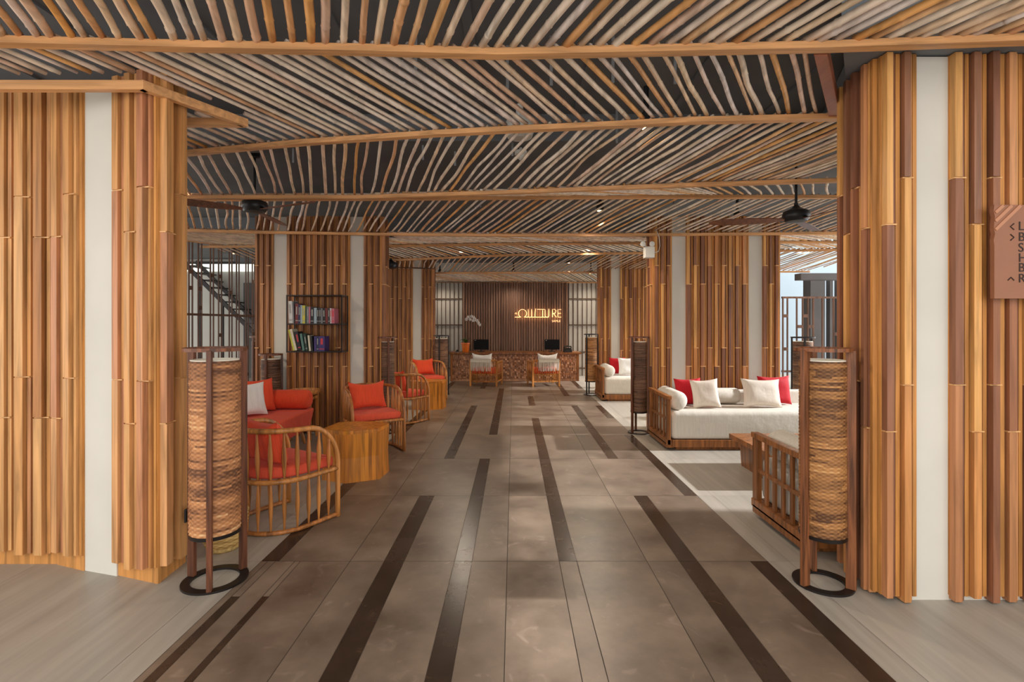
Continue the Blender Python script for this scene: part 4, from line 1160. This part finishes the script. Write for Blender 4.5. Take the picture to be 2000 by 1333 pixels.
up_row = [('white', .05, .29, 1), ('grey', .018, .285, 0), ('dark red', .038, .26, 1), ('dark blue', .028, .25, 1), ('pale blue', .024, .24, 0), ('yellow striped', .034, .235, 1), ('dark green', .02, .225, 0), ('grey', .026, .22, 1), ('pink', .018, .22, 0), ('black', .045, .215, 1), ('pale blue', .036, .205, 0), ('black', .026, .205, 1), ('charcoal', .026, .205, 1), ('grey', .02, .2, 0), ('black', .036, .2, 1), ('dark red', .03, .2, 0), ('charcoal', .028, .2, 1), ('white', .016, .2, 2), ('pink', .04, .195, 2)]
x = sx0+.02
for i, (c, th, h, bd) in enumerate(up_row):
    book(x, 1.13+ZSH[1]+.0065+(.002 if i in (0, 1) else 0), th, h, .16, c, -.04 if i < 2 else (-.02 if i > 13 else 0), '%s book, %s from the left on the upper shelf' % (c, ordn[i]), 'books on the upper shelf', bd)
    x += th+(.0125 if i in (1,) else .0015)
lo_row = [('lime green', .022, .28, 0, -.24), ('cream', .03, .285, 0, -.24), ('black', .044, .245, 2, -.2), ('teal', .03, .225, 0, -.17), ('dark green', .03, .215, 1, -.15), ('cream', .022, .205, 0, -.10), ('black', .016, .2, 0, -.06), ('purple', .03, .195, 0, 0), ('dark blue', .03, .195, 1, 0), ('purple', .075, .195, 2, 0)]
x = sx0+.075
for i, (c, th, h, bd, ln) in enumerate(lo_row):
    ln = -abs(ln)
    book(x, 1.13+.0065+th*math.sin(abs(ln)), th, h, .16, c, ln, '%s book, %s from the left on the lower shelf' % (c, ordn[i]), 'books on the lower shelf', bd)
    x += th*math.cos(ln)+.0015+(.012 if (i+1 < len(lo_row) and abs(lo_row[i+1][4]) < abs(ln)) else 0)

# ------------------------------------------------------------------ direction sign on the right pillar
t = thing('direction_sign', 'brown direction sign with arrows and letters on the right front pillar', 'sign', (2.515, 2.69, 1.63))
mb = MB(); n = 16; left = []
for i in range(n+1):
    z = .49*i/n; left.append((.004*math.sin(i*2.4) if i > n*.6 else 0, z))
poly = [(0, 0)]+[(a, z) for a, z in left[1:-1]]+[(0.0, .49), (.5, .49), (.5, 0)]
k = len(poly)
vs = [(x, -.012, z) for x, z in poly]+[(x, .012, z) for x, z in poly]
mb.add(vs, [tuple(range(k)), tuple(range(2*k-1, k-1, -1))]+[(i, k+i, k+(i+1) % k, (i+1) % k) for i in range(k)])
obj('board', mb, M['signwood'], t)
mb = MB()
for a, b in (((.0, .36), (.13, .49)), ((.0, .405), (.085, .49)), ((.0, .45), (.04, .49))):
    mb.bar((a[0]+.004, -.0145, a[1]), (b[0]+.004, -.0145, b[1]-.004), .005, .016, up=(0, 0, 1))
obj('corner_grooves', mb, M['sign_stripe'], t)
def glyph(body, px, py, nm):
    me = text_mesh(body, .066, .001, nm); me.materials.clear(); me.materials.append(M['ink'])
    o = link(nm, me, t); o.location = ((px-1003)*.002678-2.515, -.0135, 1.5+(632-py)*.002678-1.63); o.rotation_euler = (PI/2, 0, 0)
for b, y in (('L', 450), ('B', 471), ('S', 492), ('H', 512), ('B', 531), ('R', 552)): glyph(b, 1988, y, 'letter_'+b.lower())
def arrow(pts):
    mb = MB()
    q = [((x-1003)*.002678-2.515, -.0135, 1.5+(632-y)*.002678-1.63) for x, y in pts]
    mb.tube(q, .0028, 6); obj('arrow', mb, M['ink'], t)
arrow([(1980, 437), (1973, 443), (1980, 449)]); arrow([(1973, 458), (1980, 464), (1973, 470)]); arrow([(1968, 548), (1974, 542), (1980, 548)])

# ------------------------------------------------------------------ sockets, emergency light
def socket(loc, rz, label):
    t = thing('power_socket', label, 'power socket', loc, rz, 'black power sockets on the front pillars')
    mb = MB(); mb.box(-.065, .065, -.012, .0, -.04, .04); obj('plate', mb, M['black'], t, bevel=.004)
    mb = MB()
    for xx in (-.03, .03):
        for q in (-.008, .008): mb.box(xx+q-.002, xx+q+.002, -.0135, -.012, -.008, .008)
    obj('holes', mb, M['steel'], t)
socket((-1.955, 3.10, .355), PI/2, 'black power socket on the left front pillar beside the lamp')
socket((1.93, 2.98, .38), -PI/2, 'black power socket on the right front pillar beside the lamp')
t = thing('emergency_light', 'white twin headed emergency light at the top of the middle right pillar', 'emergency light', (1.80, 6.82, 2.46))
mb = MB(); mb.box(-.06, .07, -.05, .06, -.09, .06); obj('box', mb, M['white_pl'], t, bevel=.008)
for dx in (-.10, .02):
    mb = MB(); mb.lathe([(.012, .03), (.030, .0), (.036, -.03), (.026, -.035)], 18, c=(dx+.01, -.03, .09), ax='y'); obj('lamp_head', mb, M['white_pl'], t, smooth=True, angle=40)
mb = MB(); mb.tube([(.07, 0, -.02), (.13, .0, 0), (.16, .03, .08), (.15, .04, .2), (.11, .04, .3)], .005, 6); obj('cord', mb, M['white_pl'], t, smooth=True)
